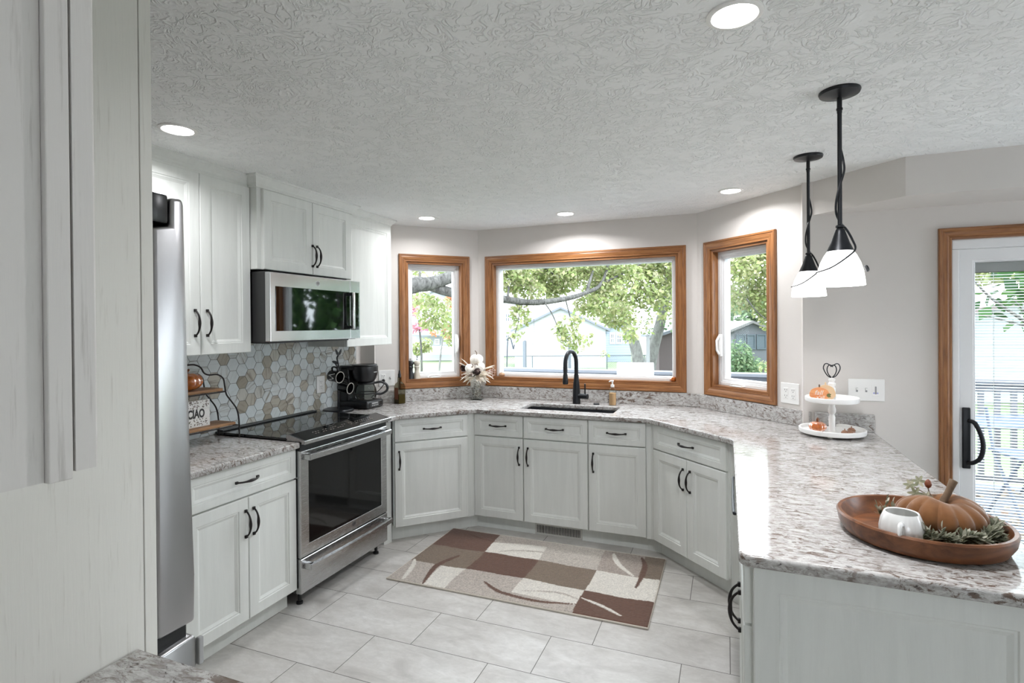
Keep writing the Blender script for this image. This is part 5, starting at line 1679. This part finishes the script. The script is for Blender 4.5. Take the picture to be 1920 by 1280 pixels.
tree('maple_tree', 'yellow green tree filling the top of the right bay window', tuple(P(1480, 700, 14).xy) + (GZ,), [([P(1490, 700, 14), P(1488, 600, 14), P(1470, 500, 14.2), P(1430, 470, 14)], .2, .06), ([P(1470, 505, 14), P(1440, 525, 14), P(1405, 520, 14)], .03, .012), ([P(1400, 560, 13.5), P(1420, 585, 13.6), P(1440, 600, 13.6)], .02, .01)],
     [(P(u, v, t_), rx, rx, rz) for u, v, t_, rx, rz in ((1390, 500, 13, .45, .4), (1425, 490, 13.5, .5, .5), (1400, 540, 14, .5, .4), (1435, 560, 14, .5, .5), (1380, 565, 14.5, .35, .3), (1450, 600, 14, .4, .3), (1370, 480, 14, .5, .5), (1400, 460, 14, .8, .4))], 6000, .13, YG, BARK.m, 4)
tree('evergreen_tree', 'hazy green tree between the leaves of the right bay window', tuple(P(1396, 700, 34).xy) + (GZ,), [([P(1410, 690, 34), P(1410, 590, 34)], .3, .2)], [(P(1398, 575, 34), 1.2, 1.2, 1.6), (P(1425, 590, 34), 1.0, 1.0, 1.4)], 900, .4, GRN, BARKP.m, 5)
tree('garden_shrub', 'green bushy shrub below the gazebo at the left of the right bay window', tuple(P(1388, 700, 12).xy) + (GZ,), [], [(P(1384, 670, 12), .34, .34, .42), (P(1400, 690, 12), .40, .4, .3)], 1500, .09, GRN, BARK.m, 6, 'shrub', 'shrubs in the garden')
tree('garden_shrub', 'small bright conical shrub at the right of the right bay window', tuple(P(1432, 705, 11.5).xy) + (GZ,), [], [(P(1431, 692, 11.5), .09, .09, .2), (P(1420, 690, 12.5), .4, .4, .16)], 700, .07, YG, BARK.m, 7, 'shrub', 'shrubs in the garden')
tree('garden_shrub', 'pink leaved shrub in front of the white house, left bay window', tuple(P(785, 660, 22).xy) + (GZ,), [([P(790, 660, 22), P(785, 600, 22)], .05, .03)], [(P(783, 612, 22), .55, .5, .2), (P(772, 570, 22), .4, .4, .5), (P(800, 604, 22), .3, .3, .2)], 900, .12, PINK, BARK.m, 8, 'shrub', 'shrubs in the garden')
tree('garden_shrub', 'orange leaved sapling at the right of the left bay window', tuple(P(842, 680, 18).xy) + (GZ,), [([P(824, 690, 18), P(832, 620, 18), P(840, 580, 18)], .035, .02)], [(P(842, 620, 18), .22, .22, .24), (P(812, 622, 18), .14, .14, .12), (P(846, 560, 18), .2, .2, .3)], 420, .12, ORG, BARKP.m, 9, 'shrub', 'shrubs in the garden')
tree('garden_shrub', 'yellow green bush beside the porch, left bay window', tuple(P(782, 668, 24).xy) + (GZ,), [], [(P(782, 652, 24), .55, .5, .3), (P(800, 645, 24), .3, .3, .35)], 700, .14, YG, BARK.m, 10, 'shrub', 'shrubs in the garden')
tree('yard_tree', 'bare branched young tree behind the blind of the patio door', tuple(P(1990, 760, 9).xy) + (GZ,), [([P(1990, 760, 9), P(1975, 660, 9), P(1930, 610, 9), P(1860, 560, 9), P(1825, 525, 9)], .05, .012), ([P(1930, 612, 9), P(1880, 600, 9.1), P(1835, 590, 9.2)], .02, .008), ([P(1945, 625, 9), P(1925, 590, 9), P(1900, 560, 9)], .02, .008)],
     [], 0, .1, YG, BARK.m, 11)
tree('maple_tree', 'yellow green tree over the house roof, top of the patio door glass', tuple(P(1880, 700, 30).xy) + (GZ,), [([P(1880, 720, 30), P(1880, 500, 30)], .3, .2)], [(P(u, v, 30), 2.2, 2.2, 1.6) for u, v in ((1800, 500), (1860, 490), (1920, 510), (1980, 500), (1850, 440), (1920, 440))], 2600, .42, YG, BARKP.m, 12)
# evergreens at the right, mirrored in the microwave door
for i, (x, y, h_) in enumerate(((5.9, 12.2, 3.0), (7.0, 12.5, 3.5), (8.1, 12.3, 3.2), (9.3, 12.8, 3.6))):
    t = thing('arborvitae', 'narrow dark green conifer beyond the deck, %s of the row' % ('first', 'second', 'third', 'fourth')[i], 'conifer', (x, y, GZ), 0, 'conifers mirrored in the microwave door')
    m = MB(); rr2 = random.Random(60 + i)
    for k in range(900):
        z = rr2.random() ** 1.3; a = rr2.uniform(0, 2 * PI); rad = .6 * (1 - z) ** .8 * rr2.uniform(.7, 1)
        q = Vector((rad * math.cos(a), rad * math.sin(a), .1 + z * h_)); d = Vector((math.cos(a) * .5, math.sin(a) * .5, 1))
        s_ = Vector((-math.sin(a), math.cos(a), 0)); L = .26
        m.add([q, q + d * L * .5 + s_ * .07, q + d * L, q + d * L * .5 - s_ * .07], [(0, 1, 2, 3)])
    m.build('foliage', DKG, t)
    MB().tube([(0, 0, 0), (0, 0, h_ * .7)], .06, 6).build('trunk', BARK.m, t)
for i, (x, y) in enumerate(((9.0, 16.8), (13.2, 17.2), (17.6, 17), (18, 27))):
    rr2 = random.Random(90 + i)
    tree('leafy_tree', 'tall dark leafy tree behind the conifers, %s along the yard' % ('first', 'second', 'third', 'last')[i], (x, y, GZ), [([(x, y, GZ), (x, y + .1, 2), (x + .2, y, 5)], .25, .1)],
         [((x + rr2.uniform(-2, 2), y + rr2.uniform(-1, 1), rr2.uniform(2.5, 8)), 1.9, 1.6, 1.5) for _ in range(9)], 2600, .42, DKG, BARK.m, 70 + i, 'tree', 'dark trees behind the conifers')
